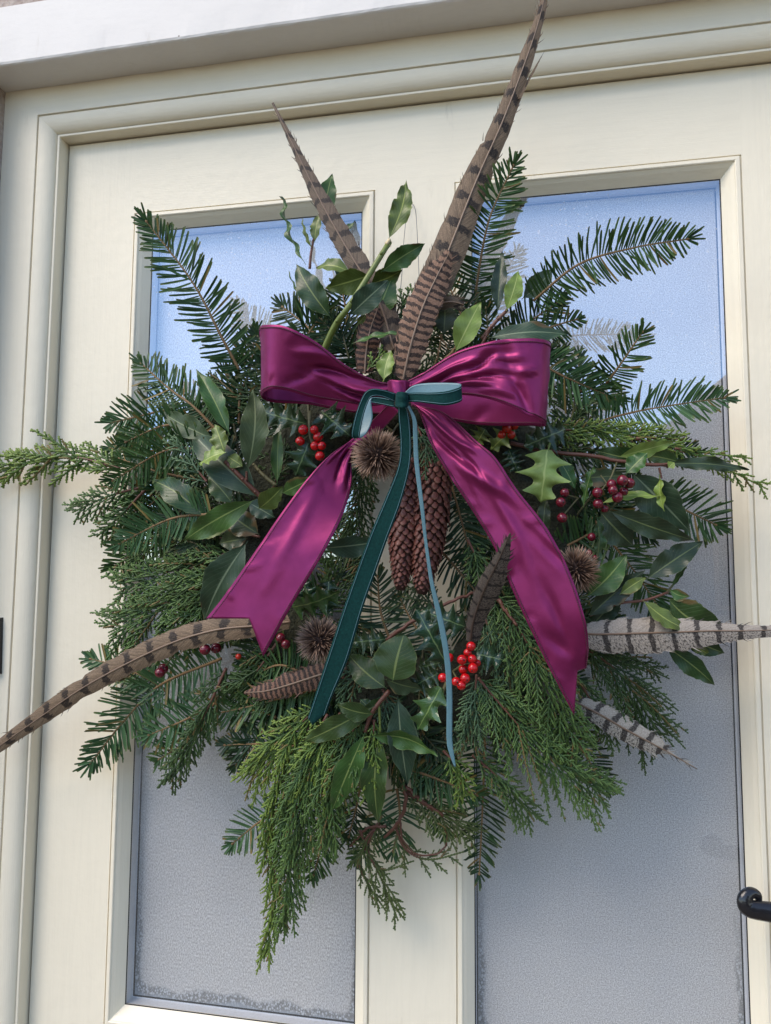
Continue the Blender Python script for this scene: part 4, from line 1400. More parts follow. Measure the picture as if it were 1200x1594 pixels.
cedar([(515, 1120, .098), (480, 1200, .100), (470, 1290, .088), (455, 1350, .078)], 66, 'weeping cypress spray in the middle of the hanging bunch', CEDAR, ang=24, sag=0.3, bare=0.15)
cedar([(500, 1100, .096), (440, 1150, .096), (384, 1213, .080)], 72, 'yellow tipped cypress spray arching left over the hanging bunch', CEDAR_Y, ang=32, sag=0.3, bare=0.15)
cedar([(525, 1130, .098), (515, 1220, .098), (510, 1318, .084)], 58, 'weeping cypress spray at the right of the hanging bunch', CEDAR, ang=24, sag=0.3, bare=0.15)
cedar([(530, 1110, .102), (500, 1160, .104), (478, 1235, .094)], 84, 'fresh cypress spray below the end of the velvet tail', CEDAR_Y, ang=34, sag=0.25, bare=0.15)
cedar([(560, 1112, .102), (538, 1170, .104), (528, 1240, .094)], 74, 'green cypress spray left of the pointed hanging bay leaf', CEDAR, ang=34, sag=0.25, bare=0.15)
cedar([(582, 1120, .104), (580, 1180, .104), (571, 1248, .096)], 40, 'narrow bright cypress sprig between two hanging bay leaves', CEDAR_Y, ang=30, bare=0.1)
cedar([(768, 925, .100), (812, 985, .104), (852, 1070, .104), (902, 1172, .094)], 112, 'cypress spray hugging the edge of the right plum tail', CEDAR, ang=34, sag=0.22, dens=1.1, sides=(-1, 1), bare=0.3)
cedar([(744, 1055, .100), (795, 1115, .104), (860, 1185, .096), (946, 1240, .080)], 126, 'large cypress spray fanning to the lower right', CEDAR, ang=36, sag=0.2, dens=1.1, bare=0.3)
cedar([(742, 1050, .100), (738, 1100, .102), (732, 1160, .092)], 64, 'bluish cypress sprig hanging below the red berries', CEDAR_B, ang=30, sag=0.2, bare=0.15)
cedar([(752, 950, .094), (768, 1000, .098), (800, 1062, .092)], 64, 'bluish cypress sprig between speckled feather and plum tail', CEDAR_B, ang=30, sag=0.25, bare=0.15)
cedar([(735, 1175, .074), (780, 1215, .074), (832, 1278, .060)], 62, 'thin cypress spray hanging at the bottom right', CEDAR, ang=28, sag=0.2, dens=0.8)
cedar([(690, 1168, .080), (712, 1195, .082), (724, 1240, .074)], 44, 'small cypress sprig at the end of the thin velvet tail', CEDAR_Y, ang=30, dens=0.8)
cedar([(905, 1005, .062), (965, 1050, .062), (1030, 1150, .048)], 120, 'dark cypress spray below the pale feather at right', CEDAR_D, ang=34, sag=0.25, dens=1.15)
cedar([(930, 1008, .060), (985, 1026, .058), (1034, 1050, .050)], 46, 'dark cypress tip sticking out right under the pale feather', CEDAR_D, ang=38, dens=0.8)
cedar([(898, 1055, .066), (930, 1105, .066), (966, 1152, .058)], 60, 'cypress spray between plum tail end and the lowest feather', CEDAR, ang=32)
cedar([(850, 668, .076), (930, 672, .078), (1060, 688, .068)], 62, 'yellow-green cypress spray lying level right of the bow', CEDAR_Y, ang=30, dens=0.9, bare=0.2)
cedar([(990, 682, .076), (1060, 700, .074), (1110, 720, .070), (1196, 762, .060)], 40, 'long thin yellowish cypress tip at the far right', CEDAR_Y, ang=28, dens=0.55, bare=0.15, r=2.0)
cedar([(1050, 698, .074), (1110, 706, .072), (1172, 714, .066)], 26, 'short yellowish cypress tip above the far right one', CEDAR_Y, ang=28, dens=0.6, bare=0.1, r=2.0)
cedar([(648, 662, .104), (668, 700, .106), (696, 742, .100)], 58, 'bluish cypress sprig under the velvet bow beside the right cone', CEDAR_B, ang=34, bare=0.15)
cedar([(728, 840, .080), (748, 880, .082), (768, 925, .076)], 56, 'dark cypress sprig left of the right plum tail', CEDAR, ang=32, bare=0.2)
cedar([(566, 690, .080), (562, 750, .080), (552, 835, .070)], 64, 'dark cypress spray between left plum tail and the middle hole', CEDAR_D, ang=34)
cedar([(585, 1022, .088), (555, 1050, .090), (522, 1080, .082)], 64, 'bluish cypress sprig right of the velvet tail near its end', CEDAR_B, ang=34, bare=0.2)
cedar([(596, 1072, .090), (608, 1110, .092), (618, 1155, .084)], 70, 'bluish cypress sprig behind the lower bay twig', CEDAR_B, ang=32, bare=0.2)
cedar([(604, 520, .066), (626, 490, .066), (650, 452, .058)], 52, 'small cypress sprig between the two tall feathers', CEDAR, ang=36, bare=0.2)
cedar([(572, 578, .094), (584, 562, .096), (600, 546, .092)], 34, 'tiny cypress sprig above the plum bow knot', CEDAR_Y, ang=36, bare=0.1)
cedar([(590, 1280, .050), (568, 1315, .050), (590, 1360, .046), (620, 1434, .040)], 44, 'withered brownish cypress sprig hanging lowest at the bottom centre', CEDAR_W, stem=TWIG_RED, ang=26, dens=0.55, bare=0.5, r=1.9)
cedar([(584, 1290, .050), (560, 1340, .048), (574, 1378, .044), (602, 1420, .038)], 34, 'withered cypress sprig left of the lowest brownish one', CEDAR_W, stem=TWIG_RED, ang=26, dens=0.5, bare=0.5, r=1.9)
cedar([(615, 1285, .052), (632, 1322, .050), (668, 1338, .046), (722, 1326, .040)], 50, 'withered cypress sprig curling right against the door', CEDAR_W, stem=TWIG_RED, ang=40, dens=0.55, bare=0.45, sag=0.3, r=1.8)
cedar([(632, 1232, .056), (668, 1258, .056), (700, 1275, .050), (742, 1300, .042)], 66, 'untidy cypress sprig on a red twig near the bottom', CEDAR_W, stem=TWIG_RED, ang=36, dens=0.8, bare=0.4, sag=0.2)
cedar([(560, 1292, .050), (590, 1352, .046), (645, 1340, .040)], 24, 'short withered cypress tip pointing right at the bottom', CEDAR_W, ang=30, dens=0.5, bare=0.4, r=1.8)
cedar([(425, 760, .070), (440, 715, .072), (452, 690, .066)], 50, 'dark cypress sprig beside the left red holly berries', CEDAR_D, ang=36, bare=0.15)

# bare twigs
def bare_twig(label, runs, mat, d_org):
    m = MB()
    for pts, r0 in runs:
        k = K(*pts[0])
        S = spline([P(*q) for q in pts], 24)
        S = S + rng.normal(0, 0.00045, S.shape)
        tube(m, S, [r0 * k, r0 * 0.7 * k], 7)
    o = m.build('bare_twig', mat, org=P(*d_org))
    return tag(o, label, 'twig', 'bare twigs in the wreath')
bare_twig('forked bare red twig at the bottom centre below the bay leaves', [([(628, 1222, .062), (632, 1250, .060), (618, 1282, .056), (598, 1304, .050)], 3.4), ([(622, 1276, .056), (628, 1310, .052), (655, 1332, .048), (690, 1322, .044), (697, 1290, .044)], 1.7), ([(632, 1225, .062), (655, 1245, .060), (690, 1270, .054)], 3.2), ([(600, 1286, .054), (570, 1290, .052), (545, 1318, .046)], 2.4)], TWIG_RED, (628, 1222, .062))
bare_twig('red-barked twig between the holly and the speckled dark feather', [([(600, 998, .096), (640, 968, .098), (690, 942, .094), (738, 922, .086)], 3.2)], TWIG_RED, (600, 998, .096))
bare_twig('bare brown twig in the upper gap beside the yellow bay leaf', [([(668, 585, .084), (700, 552, .088), (712, 538, .088)], 2.8), ([(676, 570, .086), (684, 545, .086), (688, 520, .084)], 1.6), ([(684, 521, .086), (698, 543, .086)], 1.4)], TWIG_FIR, (668, 585, .084))
bare_twig('stout red twig running right from behind the bow', [([(795, 690, .080), (860, 704, .084), (930, 712, .088), (1000, 722, .088), (1042, 724, .084)], 3.4)], TWIG_RED, (795, 690, .080))
bare_twig('reddish twig under the right plum tail', [([(770, 925, .100), (790, 955, .104), (805, 975, .106)], 3.2)], TWIG_RED, (770, 925, .100))

# ------------------------------------------------------------------ bay
S_ = lambda **k: k
bay('tall bay sprig on a thick cut green stem between the two tall feathers', (515, 545, .08),
    [([(492, 575, .075), (520, 510, .096), (548, 470, .104), (606, 377, .092)], 5.4, TWIG_GREEN), ([(603, 381, .092), (607, 375.5, .0915)], 5.4, CUT), ([(548, 486, .090), (560, 455, .090), (575, 428, .088)], 2.2, TWIG_OLIVE)],
    [((604, 374), (632, 281), 36, 'olive', S_(d=.088, dt=.075, roll=18, wave=.05, side=.04)),
     ((592, 424), (662, 379), 36, 'mid', S_(d=.090, dt=.080, roll=-12)),
     ((578, 428), (506, 449), 42, 'olive', S_(d=.086, dt=.086, fold=.2)),
     ((575, 442), (626, 420), 40, 'olive', S_(d=.084, dt=.076, roll=-20)),
     ((582, 500), (612, 428), 44, 'mid', S_(d=.080, dt=.076)),
     ((543, 492), (604, 436), 42, 'blue', S_(d=.100, dt=.104, bend=.1)),
     ((546, 424), (492, 418), 28, 'olive', S_(d=.088, dt=.082, bend=.16, roll=-30)),
     ((516, 496), (461, 411), 44, 'dark', S_(d=.092, dt=.090, bend=.1)),
     ((548, 535), (633, 519), 16, 'mid', S_(d=.098, dt=.094, roll=55)),
     ((556, 505), (570, 490), 12, 'olive', S_(d=.092))])
bay('small upright bay tip half hidden behind the shorter tall feather', (486, 420, .05),
    [([(482, 418, .05), (484, 395, .05), (488, 372, .048)], 2.2, TWIG_RED)],
    [((490, 378), (500, 330), 20, 'olive', S_(d=.048, roll=35)), ((505, 342), (517, 271), 32, 'mid', S_(d=.047, dt=.04)),
     ((476, 412), (440, 306), 13, 'mid', S_(d=.05, dt=.04, roll=62, wave=.05)), ((486, 388), (470, 340), 11, 'olive', S_(d=.05, roll=58)),
     ((532, 366), (552, 346), 14, 'mid', S_(d=.045, roll=40)), ((478, 470), (449, 422), 9, 'mid', S_(d=.06, roll=60))])
bay('single bright bay leaf standing above the plum bow knot', (597, 592, .11), [([(596, 598, .108), (598, 588, .11)], 1.6, TWIG_GREEN)],
    [((597, 593), (609, 545), 30, 'light', S_(d=.112, dt=.106, wave=.05, roll=15))])
bay('bay sprig with two yellow-green leaves above the right bow loop', (755, 520, .08),
    [([(750, 528, .086), (768, 505, .088), (790, 482, .086)], 3.4, TWIG_RED), ([(746, 545, .086), (762, 512, .088)], 2.6, TWIG_RED)],
    [((788, 484), (807, 421), 32, 'light', S_(d=.090, dt=.084, bend=.08)), ((774, 488), (782, 391), 27, 'deep', S_(d=.084, dt=.076, fold=.35)),
     ((708, 549), (748, 470), 44, 'light', S_(d=.094, dt=.088, bend=.08)), ((812, 466), (860, 419), 38, 'blue', S_(d=.078, dt=.068)),
     ((760, 526), (887, 521), 40, 'blue', S_(d=.086, dt=.076, bend=.10, roll=25)), ((690, 522), (692, 468), 40, 'deep', S_(d=.076))])
bay('large bay sprig with mixed green and grey leaves left of the left plum tail', (405, 775, .09),
    [([(408, 776, .092), (372, 740, .104), (350, 718, .108)], 4.0, TWIG_RED), ([(384, 748, .102), (384, 734, .104)], 2.2, TWIG_RED), ([(430, 756, .088), (408, 738, .088), (394, 722, .086)], 3.0, TWIG_OLIVE), ([(405, 836, .08), (370, 828, .082), (350, 822, .084)], 2.2, TWIG_RED)],
    [((385, 734), (394, 605), 47, 'grey', S_(d=.108, dt=.100, bend=.14)), ((358, 678), (305, 574), 33, 'mid', S_(d=.090, dt=.078, fold=.3)),
     ((334, 684), (252, 641), 38, 'grey', S_(d=.088, dt=.078)), ((350, 706), (334, 660), 32, 'olive', S_(d=.112, dt=.106, wave=.06, roll=20)),
     ((352, 704), (310, 724), 34, 'light', S_(d=.116, dt=.112, roll=-45, wave=.06)), ((354, 710), (378, 726), 26, 'olive', S_(d=.106)),
     ((406, 778), (297, 672), 58, 'blue', S_(d=.094, dt=.084, bend=.1)), ((322, 806), (235, 747), 44, 'dark', S_(d=.084, dt=.070, bend=.12)),
     ((398, 777), (284, 843), 42, 'mid', S_(d=.108, dt=.100, bend=.09)), ((362, 784), (324, 741), 36, 'dark', S_(d=.092)),
     ((404, 832), (352, 794), 46, 'deep', S_(d=.080)), ((358, 824), (281, 818), 30, 'olive', S_(d=.082, dt=.078)),
     ((431, 754), (434, 658), 21, 'mid', S_(d=.090, dt=.084)), ((402, 792), (441, 756), 38, 'olive', S_(d=.116, dt=.118, roll=-25, bend=.14)),
     ((438, 768), (488, 743), 30, 'mid', S_(d=.120, dt=.124)), ((386, 782), (428, 806), 34, 'blue', S_(d=.088)),
     ((386, 842), (317, 968), 58, 'blue', S_(d=.096, dt=.090, bend=.1)), ((386, 838), (340, 846), 36, 'deep', S_(d=.080))])
bay('single bay leaf lying across behind the wide velvet tail', (505, 853, .1), [([(498, 856, .10), (510, 852, .102)], 1.6, TWIG_OLIVE)],
    [((503, 853), (604, 841), 40, 'blue', S_(d=.104, dt=.104, bend=.1, roll=-15))])
bay('dark bay sprig hanging at the bottom centre right of the velvet tail end', (605, 1078, .1),
    [([(606, 1075, .104), (580, 1108, .106), (568, 1140, .104)], 3.6, TWIG_RED), ([(590, 1100, .104), (592, 1140, .102)], 2.2, TWIG_GREEN)],
    [((611, 1062), (629, 987), 68, 'dark', S_(d=.118, dt=.112, shape='broad', fold=-.12)), ((602, 1072), (541, 1017), 50, 'dark', S_(d=.106, dt=.096)),
     ((598, 1056), (658, 1072), 36, 'deep', S_(d=.112, dt=.108, roll=-35)), ((584, 1098), (469, 1156), 38, 'dark', S_(d=.108, dt=.104, bend=.12)),
     ((582, 1112), (524, 1096), 34, 'dark', S_(d=.112, dt=.112, roll=25, bend=.14)), ((568, 1140), (516, 1264), 46, 'mid', S_(d=.106, dt=.094, bend=.08)),
     ((591, 1132), (589, 1284), 48, 'dark', S_(d=.100, dt=.088, bend=.08)), ((619, 1083), (634, 1220), 54, 'blue', S_(d=.098, dt=.086, bend=.08)),
     ((576, 1146), (681, 1177), 38, 'mid', S_(d=.112, dt=.110, roll=-38, bend=-.14, fold=.45)), ((580, 1108), (560, 1088), 22, 'dark', S_(d=.10)),
     ((602, 1086), (560, 1118), 22, 'dark', S_(d=.100))])
bay('big bay sprig with dark leaves spreading over the right side of the wreath', (950, 712, .09),
    [([(990, 722, .092), (1020, 724, .09), (1040, 722, .088)], 3.0, TWIG_RED), ([(1026, 728, .092), (1030, 745, .092)], 2.0, TWIG_RED)],
    [((962, 711), (1050, 687), 30, 'light', S_(d=.092, dt=.086, bend=.08, roll=-20)), ((1036, 722), (1165, 732), 27, 'deep', S_(d=.086, dt=.072, roll=20, wave=.04)),
     ((982, 734), (1074, 828), 74, 'blue', S_(d=.094, dt=.084, bend=.08)), ((935, 784), (1030, 774), 22, 'light', S_(d=.104, dt=.104, roll=52, side=-.08)),
     ((1034, 796), (1028, 738), 20, 'light', S_(d=.104, roll=50, wave=.06)), ((945, 794), (1082, 842), 42, 'deep', S_(d=.104, dt=.092, bend=.1)),
     ((934, 796), (986, 850), 62, 'deep', S_(d=.096, dt=.088)), ((928, 800), (926, 885), 24, 'dark', S_(d=.100, roll=40, wave=.05)),
     ((908, 790), (926, 720), 20, 'mid', S_(d=.102, roll=52, wave=.06)), ((868, 712), (896, 762), 26, 'mid', S_(d=.096, roll=20)),
     ((974, 738), (1008, 704), 34, 'mid', S_(d=.106, roll=30, wave=.06)), ((1010, 716), (925, 700), 36, 'dark', S_(d=.084)),
     ((1040, 728), (1050, 720), 16, 'light', S_(d=.090)), ((900, 745), (975, 740), 36, 'deep', S_(d=.082)),
     ((846, 835), (850, 772), 26, 'deep', S_(d=.088)), ((1060, 720), (1000, 708), 30, 'dark', S_(d=.082))])
bay('bay sprig with one bright green leaf below the crimson berries at right', (965, 930, .08),
    [([(918, 958, .084), (960, 940, .086), (1005, 934, .084), (1040, 922, .082)], 2.6, TWIG_RED), ([(1036, 925, .082), (1048, 910, .080)], 2.2, TWIG_OLIVE)],
    [((912, 930), (976, 862), 48, 'mid', S_(d=.096, dt=.090, bend=.08)), ((1004, 903), (1094, 843), 46, 'deep', S_(d=.092, dt=.080, bend=.1)),
     ((914, 962), (1004, 888), 42, 'deep', S_(d=.088, dt=.080)), ((964, 926), (1006, 898), 24, 'olive', S_(d=.092, dt=.088)),
     ((1000, 934), (1070, 980), 36, 'olive', S_(d=.094, dt=.086, roll=30, side=.10)), ((1038, 930), (1128, 975), 64, 'dark', S_(d=.084, dt=.074, bend=.12, side=.12)),
     ((1034, 1004), (1113, 1067), 38, 'dark', S_(d=.074, dt=.062, bend=.08)), ((1062, 994), (1128, 1017), 40, 'dark', S_(d=.070, dt=.062)),
     ((1070, 995), (1106, 1020), 20, 'olive', S_(d=.074, dt=.066)), ((1046, 914), (1070, 880), 13, 'mid', S_(d=.082, roll=40)), ((1042, 918), (1074, 928), 22, 'mid', S_(d=.086, side=.15)),
     ((908, 925), (945, 880), 40, 'deep', S_(d=.078)), ((920, 975), (970, 925), 40, 'deep', S_(d=.076))])

# ------------------------------------------------------------------ holly
holly('pale green spiny holly leaf right of the right plum tail', [((852, 700), (842, 782), 82, 'hollylight', S_(d=.110, dt=.106, spines=3, cup=.35))], [([(856, 690, .10), (853, 702, .11)], 1.8, TWIG_GREEN)])
holly('dark glossy holly leaf between the left red berries and the velvet loop', [((500, 640), (544, 678), 62, 'holly', S_(d=.112, dt=.118, spines=3)), ((476, 660), (404, 640), 56, 'holly', S_(d=.092, dt=.082))], [([(480, 625, .09), (482, 672, .10)], 2.6, TWIG_OLIVE)])
holly('round dark holly leaf directly below the left red berries', [((480, 690), (460, 740), 56, 'holly', S_(d=.112, dt=.112, spines=3, cup=.2))])
holly('spiny holly sprig behind the upper seed head beside the left plum tail', [((455, 945), (530, 920), 56, 'hollymid', S_(d=.104, dt=.108, roll=-25)), ((490, 950), (470, 905), 48, 'holly', S_(d=.094)), ((512, 905), (508, 960), 50, 'holly', S_(d=.090))])
fir([(560, 900, .060), (535, 860, .064), (520, 815, .058)], 40, 'dark fir tip behind the single bay leaf in the middle', NEEDLE_D)
cedar([(505, 960, .066), (530, 900, .070), (548, 850, .062)], 90, 'dark cypress spray filling the gap left of the velvet tail', CEDAR_D, ang=36)
fir([(665, 1000, .068), (640, 965, .066), (622, 930, .056)], 38, 'dark fir tip below the left cone over the middle hole', NEEDLE_D)
cedar([(690, 960, .070), (668, 935, .070), (650, 905, .060)], 60, 'dark cypress sprig just below the tip of the right cone', CEDAR_D, ang=36)
fir([(290, 720, .056), (250, 770, .056), (205, 812, .046)], 42, 'fir branch pointing down left beneath the level cypress tip', NEEDLE)
fir([(335, 705, .082), (262, 700, .082), (176, 748, .070)], 42, 'dark fir branch arching left just below the level cypress tip', NEEDLE)
fir([(330, 800, .084), (265, 808, .084), (186, 846, .072)], 42, 'fir branch with pale undersides left of the lowest left bay leaves', NEEDLE_B)
fir([(300, 660, .078), (250, 664, .078), (196, 688, .068)], 38, 'fir tip pointing left just under the level orange twig', NEEDLE)
holly('dark holly leaf right beside the wide velvet tail', [((600, 995), (548, 1000), 44, 'holly', S_(d=.102, dt=.106))])
holly('shiny holly sprig left of the lower red berries', [((694, 1032), (648, 948), 58, 'holly', S_(d=.106, dt=.110)), ((724, 976), (656, 950), 56, 'holly', S_(d=.100, dt=.096)), ((682, 1048), (640, 1070), 50, 'holly', S_(d=.098)), ((652, 1040), (690, 1030), 40, 'holly', S_(d=.092))], [([(700, 1050, .10), (690, 1075, .10), (676, 1098, .10)], 3.6, TWIG_OLIVE)])
holly('dark holly leaf right of the lower red berries', [((742, 1018), (786, 1028), 54, 'holly', S_(d=.104, dt=.108, spines=3))])
holly('curled bright holly leaf under the lower red berries', [((686, 1070), (650, 1136), 52, 'hollymid', S_(d=.108, dt=.108, spines=3)), ((682, 1080), (700, 1100), 26, 'holly', S_(d=.10))])
holly('olive holly leaf under the right bow loop', [((800, 664), (764, 700), 40, 'olive', S_(d=.090, dt=.090, spines=3)), ((755, 668), (742, 690), 40, 'olive', S_(d=.084, spines=3))])
holly('very dark holly leaf right of the small berries under the bow', [((880, 668), (815, 695), 56, 'holly', S_(d=.090, dt=.096)), ((792, 700), (806, 735), 40, 'holly', S_(d=.08))])

# ------------------------------------------------------------------ feathers
feather([(626, 575, .092), (650, 500, .098), (694, 400, .096), (742, 280, .092), (782, 190, .094), (818, 95, .098), (838, 35, .100), (852, -22, .104)], [34, 48, 52, 41, 30, 22, 15, 8], FE_TAN, 'longest banded tail feather rising past the door head at top right', split=(0.63, 0.76, 1, 0.10), seed=1, asym=.5)
feather([(627, 592, .108), (640, 535, .112), (658, 478, .112), (680, 430, .106), (700, 392, .104)], [28, 50, 50, 40, 10], FE_DENSE, 'finely barred brown feather lying over the foot of the longest feather', seed=2, ragged=.08, asym=.5)
feather([(614, 545, .080), (590, 470, .082), (548, 400, .080), (508, 330, .078), (468, 250, .076), (424, 160, .074)], [36, 36, 34, 27, 14, 3], FE_TAN2, 'shorter banded tail feather leaning left above the bow', seed=3, asym=.45)
feather([(568, 582, .088), (570, 550, .090), (576, 515, .090), (588, 480, .086)], [24, 34, 32, 8], FE_DENSE2, 'dark barred feather behind the top of the left bow loop', seed=4, ragged=.08)
feather([(452, 968, .086), (400, 974, .092), (330, 982, .096), (250, 1008, .094), (140, 1064, .088), (60, 1118, .080), (-30, 1182, .072)], [22, 34, 38, 37, 31, 24, 14], FE_TAN, 'long banded feather sweeping left across the door frame', seed=5, asym=.5)
feather([(890, 985, .088), (930, 987, .092), (985, 986, .094), (1050, 984, .092), (1110, 982, .088), (1160, 982, .084), (1225, 980, .08)], [30, 50, 56, 52, 36, 22, 18], FE_GREY, 'pale grey banded feather pointing right across the right stile', seed=6, asym=.42)
feather([(880, 1085, .070), (930, 1110, .074), (975, 1136, .072), (1020, 1160, .066), (1042, 1172, .062), (1085, 1197, .056)], [20, 36, 38, 28, 6, 2], FE_PALE, 'pale speckled feather pointing down right over the grey glass', seed=7, asym=.5)
feather([(540, 1040, .092), (500, 1050, .094), (450, 1066, .092), (412, 1076, .088), (380, 1078, .084)], [22, 36, 34, 24, 3], FE_DENSE2, 'dark finely barred feather below the lower seed head', seed=8, ragged=.08)
feather([(732, 1000, .112), (738, 962, .124), (755, 915, .146), (778, 868, .168), (794, 830, .182)], [22, 30, 38, 22, 2], FE_DARK, 'small dark speckled feather overlapping the right plum tail', seed=9, asym=.35, rach=RACHIS_D)
feather([(672, 478, .088), (700, 470, .090), (722, 474, .088)], [10, 18, 4], FE_TAN2, 'tiny curled brown feather beside the foot of the longest one', seed=10)
feather([(805, 1040, .088), (845, 1075, .086), (880, 1100, .08)], [16, 22, 14], FE_DARK, 'dark feather stub behind the cypress right of the lower berries', seed=11)

# ------------------------------------------------------------------ cones, seed heads, berries
cone((638, 715, .094), (623, 922, .092), 58, 'left spruce cone hanging behind the velvet tails')
cone((679, 720, .094), (656, 928, .092), 64, 'right spruce cone with the thin velvet tail across it', seed=1)
teasel((588, 708), .128, 45, 'large brown spiny seed head under the velvet bow knot', 1, 620, stem=[(588, 708, .12), (600, 690, .10), (620, 660, .09)])
teasel((498, 996), .118, 41, 'spiny seed head beside the point of the left plum tail', 2, stem=[(498, 996, .11), (520, 985, .09)])
teasel((896, 887), .112, 42, 'spiny seed head half covered by the right plum tail', 3, stem=[(896, 887, .10), (915, 910, .08)])
berries('bright red holly berries between the left bow loop and left tail', [(472, 669), (489, 669, 7), (467, 687), (495, 680), (490, 694), (501, 694, 7), (498, 710, 7.2)], BERRY, .118, 7.4, [([(483, 640, .10), (482, 676, .11), (490, 700, .112)], 1.8), ([(480, 678, .108), (467, 687, .116)], 1.0), ([(482, 676, .108), (498, 710, .116)], 1.0)])
berries('shaded orange-red berries peeping out under the right bow loop', [(781, 677), (789, 667), (796, 677, 6.5), (801, 663, 6.5)], BERRY_O, .092, 7.6, [([(812, 655, .08), (790, 672, .088)], 1.4)])
berries('bright red holly berries beside the thin velvet tail near the bottom', [(733, 1006), (728, 1016, 6.5), (719, 1027), (735, 1026, 7), (743, 1032, 6, -.006), (721, 1042), (736, 1040), (724, 1056), (710, 1061), (718, 1067, 7), (699, 1024, 7, -.006), (689, 1055, 7, -.004)], BERRY, .122, 7.6, [([(705, 1045, .108), (718, 1035, .116), (730, 1015, .118)], 1.8), ([(705, 1045, .108), (712, 1058, .118)], 1.4), ([(718, 1035, .116), (738, 1032, .118)], 1.2)])
berries('three crimson berries in a line right of the pale holly leaf', [(879, 767), (873, 782, 8.4), (875, 806)], BERRY_C, .112, 7.8, [([(900, 775, .10), (880, 770, .108)], 1.2), ([(900, 775, .10), (875, 804, .108)], 1.2)])
berries('largest crimson berry bunch among the right bay leaves', [(930, 767, 8, .004), (931, 784, 8.4), (941, 792, 6.5, -.006), (952, 754), (954, 763, 8.2, .006), (969, 748, 8.6, .002), (980, 752, 8, -.006), (961, 774, 8.6, .002), (971, 765, 7, -.008)], BERRY_C, .118, 8.4, [([(960, 720, .10), (950, 745, .11), (935, 765, .11)], 1.4), ([(935, 740, .10), (950, 760, .11)], 1.2)])
berries('small dark crimson berries above the right seed head', [(921, 836, 6.4), (917, 861, 5.2), (926, 868, 4.5)], BERRY_C, .10, 6.4)
berries('crimson berry pair peeping out under the long left feather', [(319, 1011, 9), (336, 1009, 8, -.008)], BERRY_C, .086, 8.6)
berries('two joined crimson berries hanging below the long left feather', [(249, 1047, 8.2), (254, 1041, 7.8, -.004)], BERRY_C, .080, 8, [([(255, 1040, .078), (268, 1022, .08), (280, 1000, .082)], 1.0)])
berries('crimson berry pair beside the point of the left plum tail', [(437, 993, 7.4), (445, 1003, 7.2)], BERRY_C, .098, 7.4)
berries('single small reddish berry under the left plum tail', [(371, 1022, 4.8)], BERRY_O, .082, 4.8)

# ------------------------------------------------------------------ plum satin bow
bow = thing('satin_bow', 'large plum satin ribbon bow with two loops and two long tails', 'bow', P(618, 606, .13))
ribbon(bow, 'loop', [((614, 597), (614, 626), .145), ((584, 592), (578, 632), (.152, .145)), ((540, 570), (534, 626), (.162, .146)), ((490, 531), (486, 619), (.174, .154)), ((444, 508), (446, 608), (.180, .166)), ((414, 505.5), (418, 606), (.172, .168)), ((406, 508), (407, 616), .148), ((410, 512), (411, 622), .136), ((432, 530), (430, 627), .120), ((480, 545), (482, 630), .104), ((540, 580), (540, 641), .100), ((606, 606), (600, 645), .112)],
       SATIN, nu=110, nv=22, hem=THREAD, wr=[(.02, .3, .20, .55, .035, .010), (.05, .75, .22, .62, .03, -.008), (.0, .5, .14, .5, .03, .010), (.20, .25, .30, .6, .022, -.008), (.24, .1, .32, .35, .02, .006), (.14, .15, .25, .45, .03, -.006), (.28, .6, .36, .9, .02, -.005), (.10, .9, .2, .75, .02, .006)])
ribbon(bow, 'loop', [((624, 598), (626, 626), .145), ((662, 578), (672, 622), (.154, .154)), ((710, 548), (718, 615), (.162, .160)), ((766, 531), (764, 622), (.168, .166)), ((815, 526.5), (808, 639), (.168, .168)), ((845, 528), (838, 653), (.162, .162)), ((857, 534), (849, 661), .148), ((852, 540), (846, 664), .136), ((824, 548), (822, 663), .118), ((750, 556), (750, 662), .098), ((692, 580), (695, 652), .094), ((640, 604), (640, 632), .104)],
       SATIN, nu=110, nv=22, hem=THREAD, seed=1, wr=[(.02, .4, .22, .30, .035, .011), (.08, .75, .33, .52, .025, -.012), (.33, .52, .42, .40, .02, .008), (.33, .52, .30, .05, .022, -.008), (.22, .45, .27, .2, .018, -.012), (.33, .53, .40, .95, .02, -.009), (.16, .7, .30, .75, .022, .010), (.0, .6, .12, .5, .03, -.010), (.27, .3, .36, .25, .016, .007), (.26, .85, .34, .8, .02, .008), (.14, .55, .24, .6, .018, .007)])
ribbon(bow, 'tail', [((606, 628), (622, 640), .128), ((570, 664), (588, 676), (.116, .114)), ((549, 684), (562, 692), (.112, .118)), ((516, 706), (548, 716), (.124, .112)), ((482, 741), (547, 752), (.134, .118)), ((440, 796), (534, 800), (.142, .132)), ((388, 872), (504, 860), (.150, .146)), ((350, 926), (456, 940), (.153, .152)), ((321, 963), (410, 1022), (.154, .156), (388, 963))],
       SATIN, nu=90, nv=22, hem=THREAD, seed=2, wr=[(.18, .75, .50, .80, .03, .010), (.22, .5, .48, .62, .022, -.010), (.30, .9, .52, .93, .02, -.008), (.55, .3, .8, .5, .06, .003), (.2, .2, .4, .15, .03, .005)])
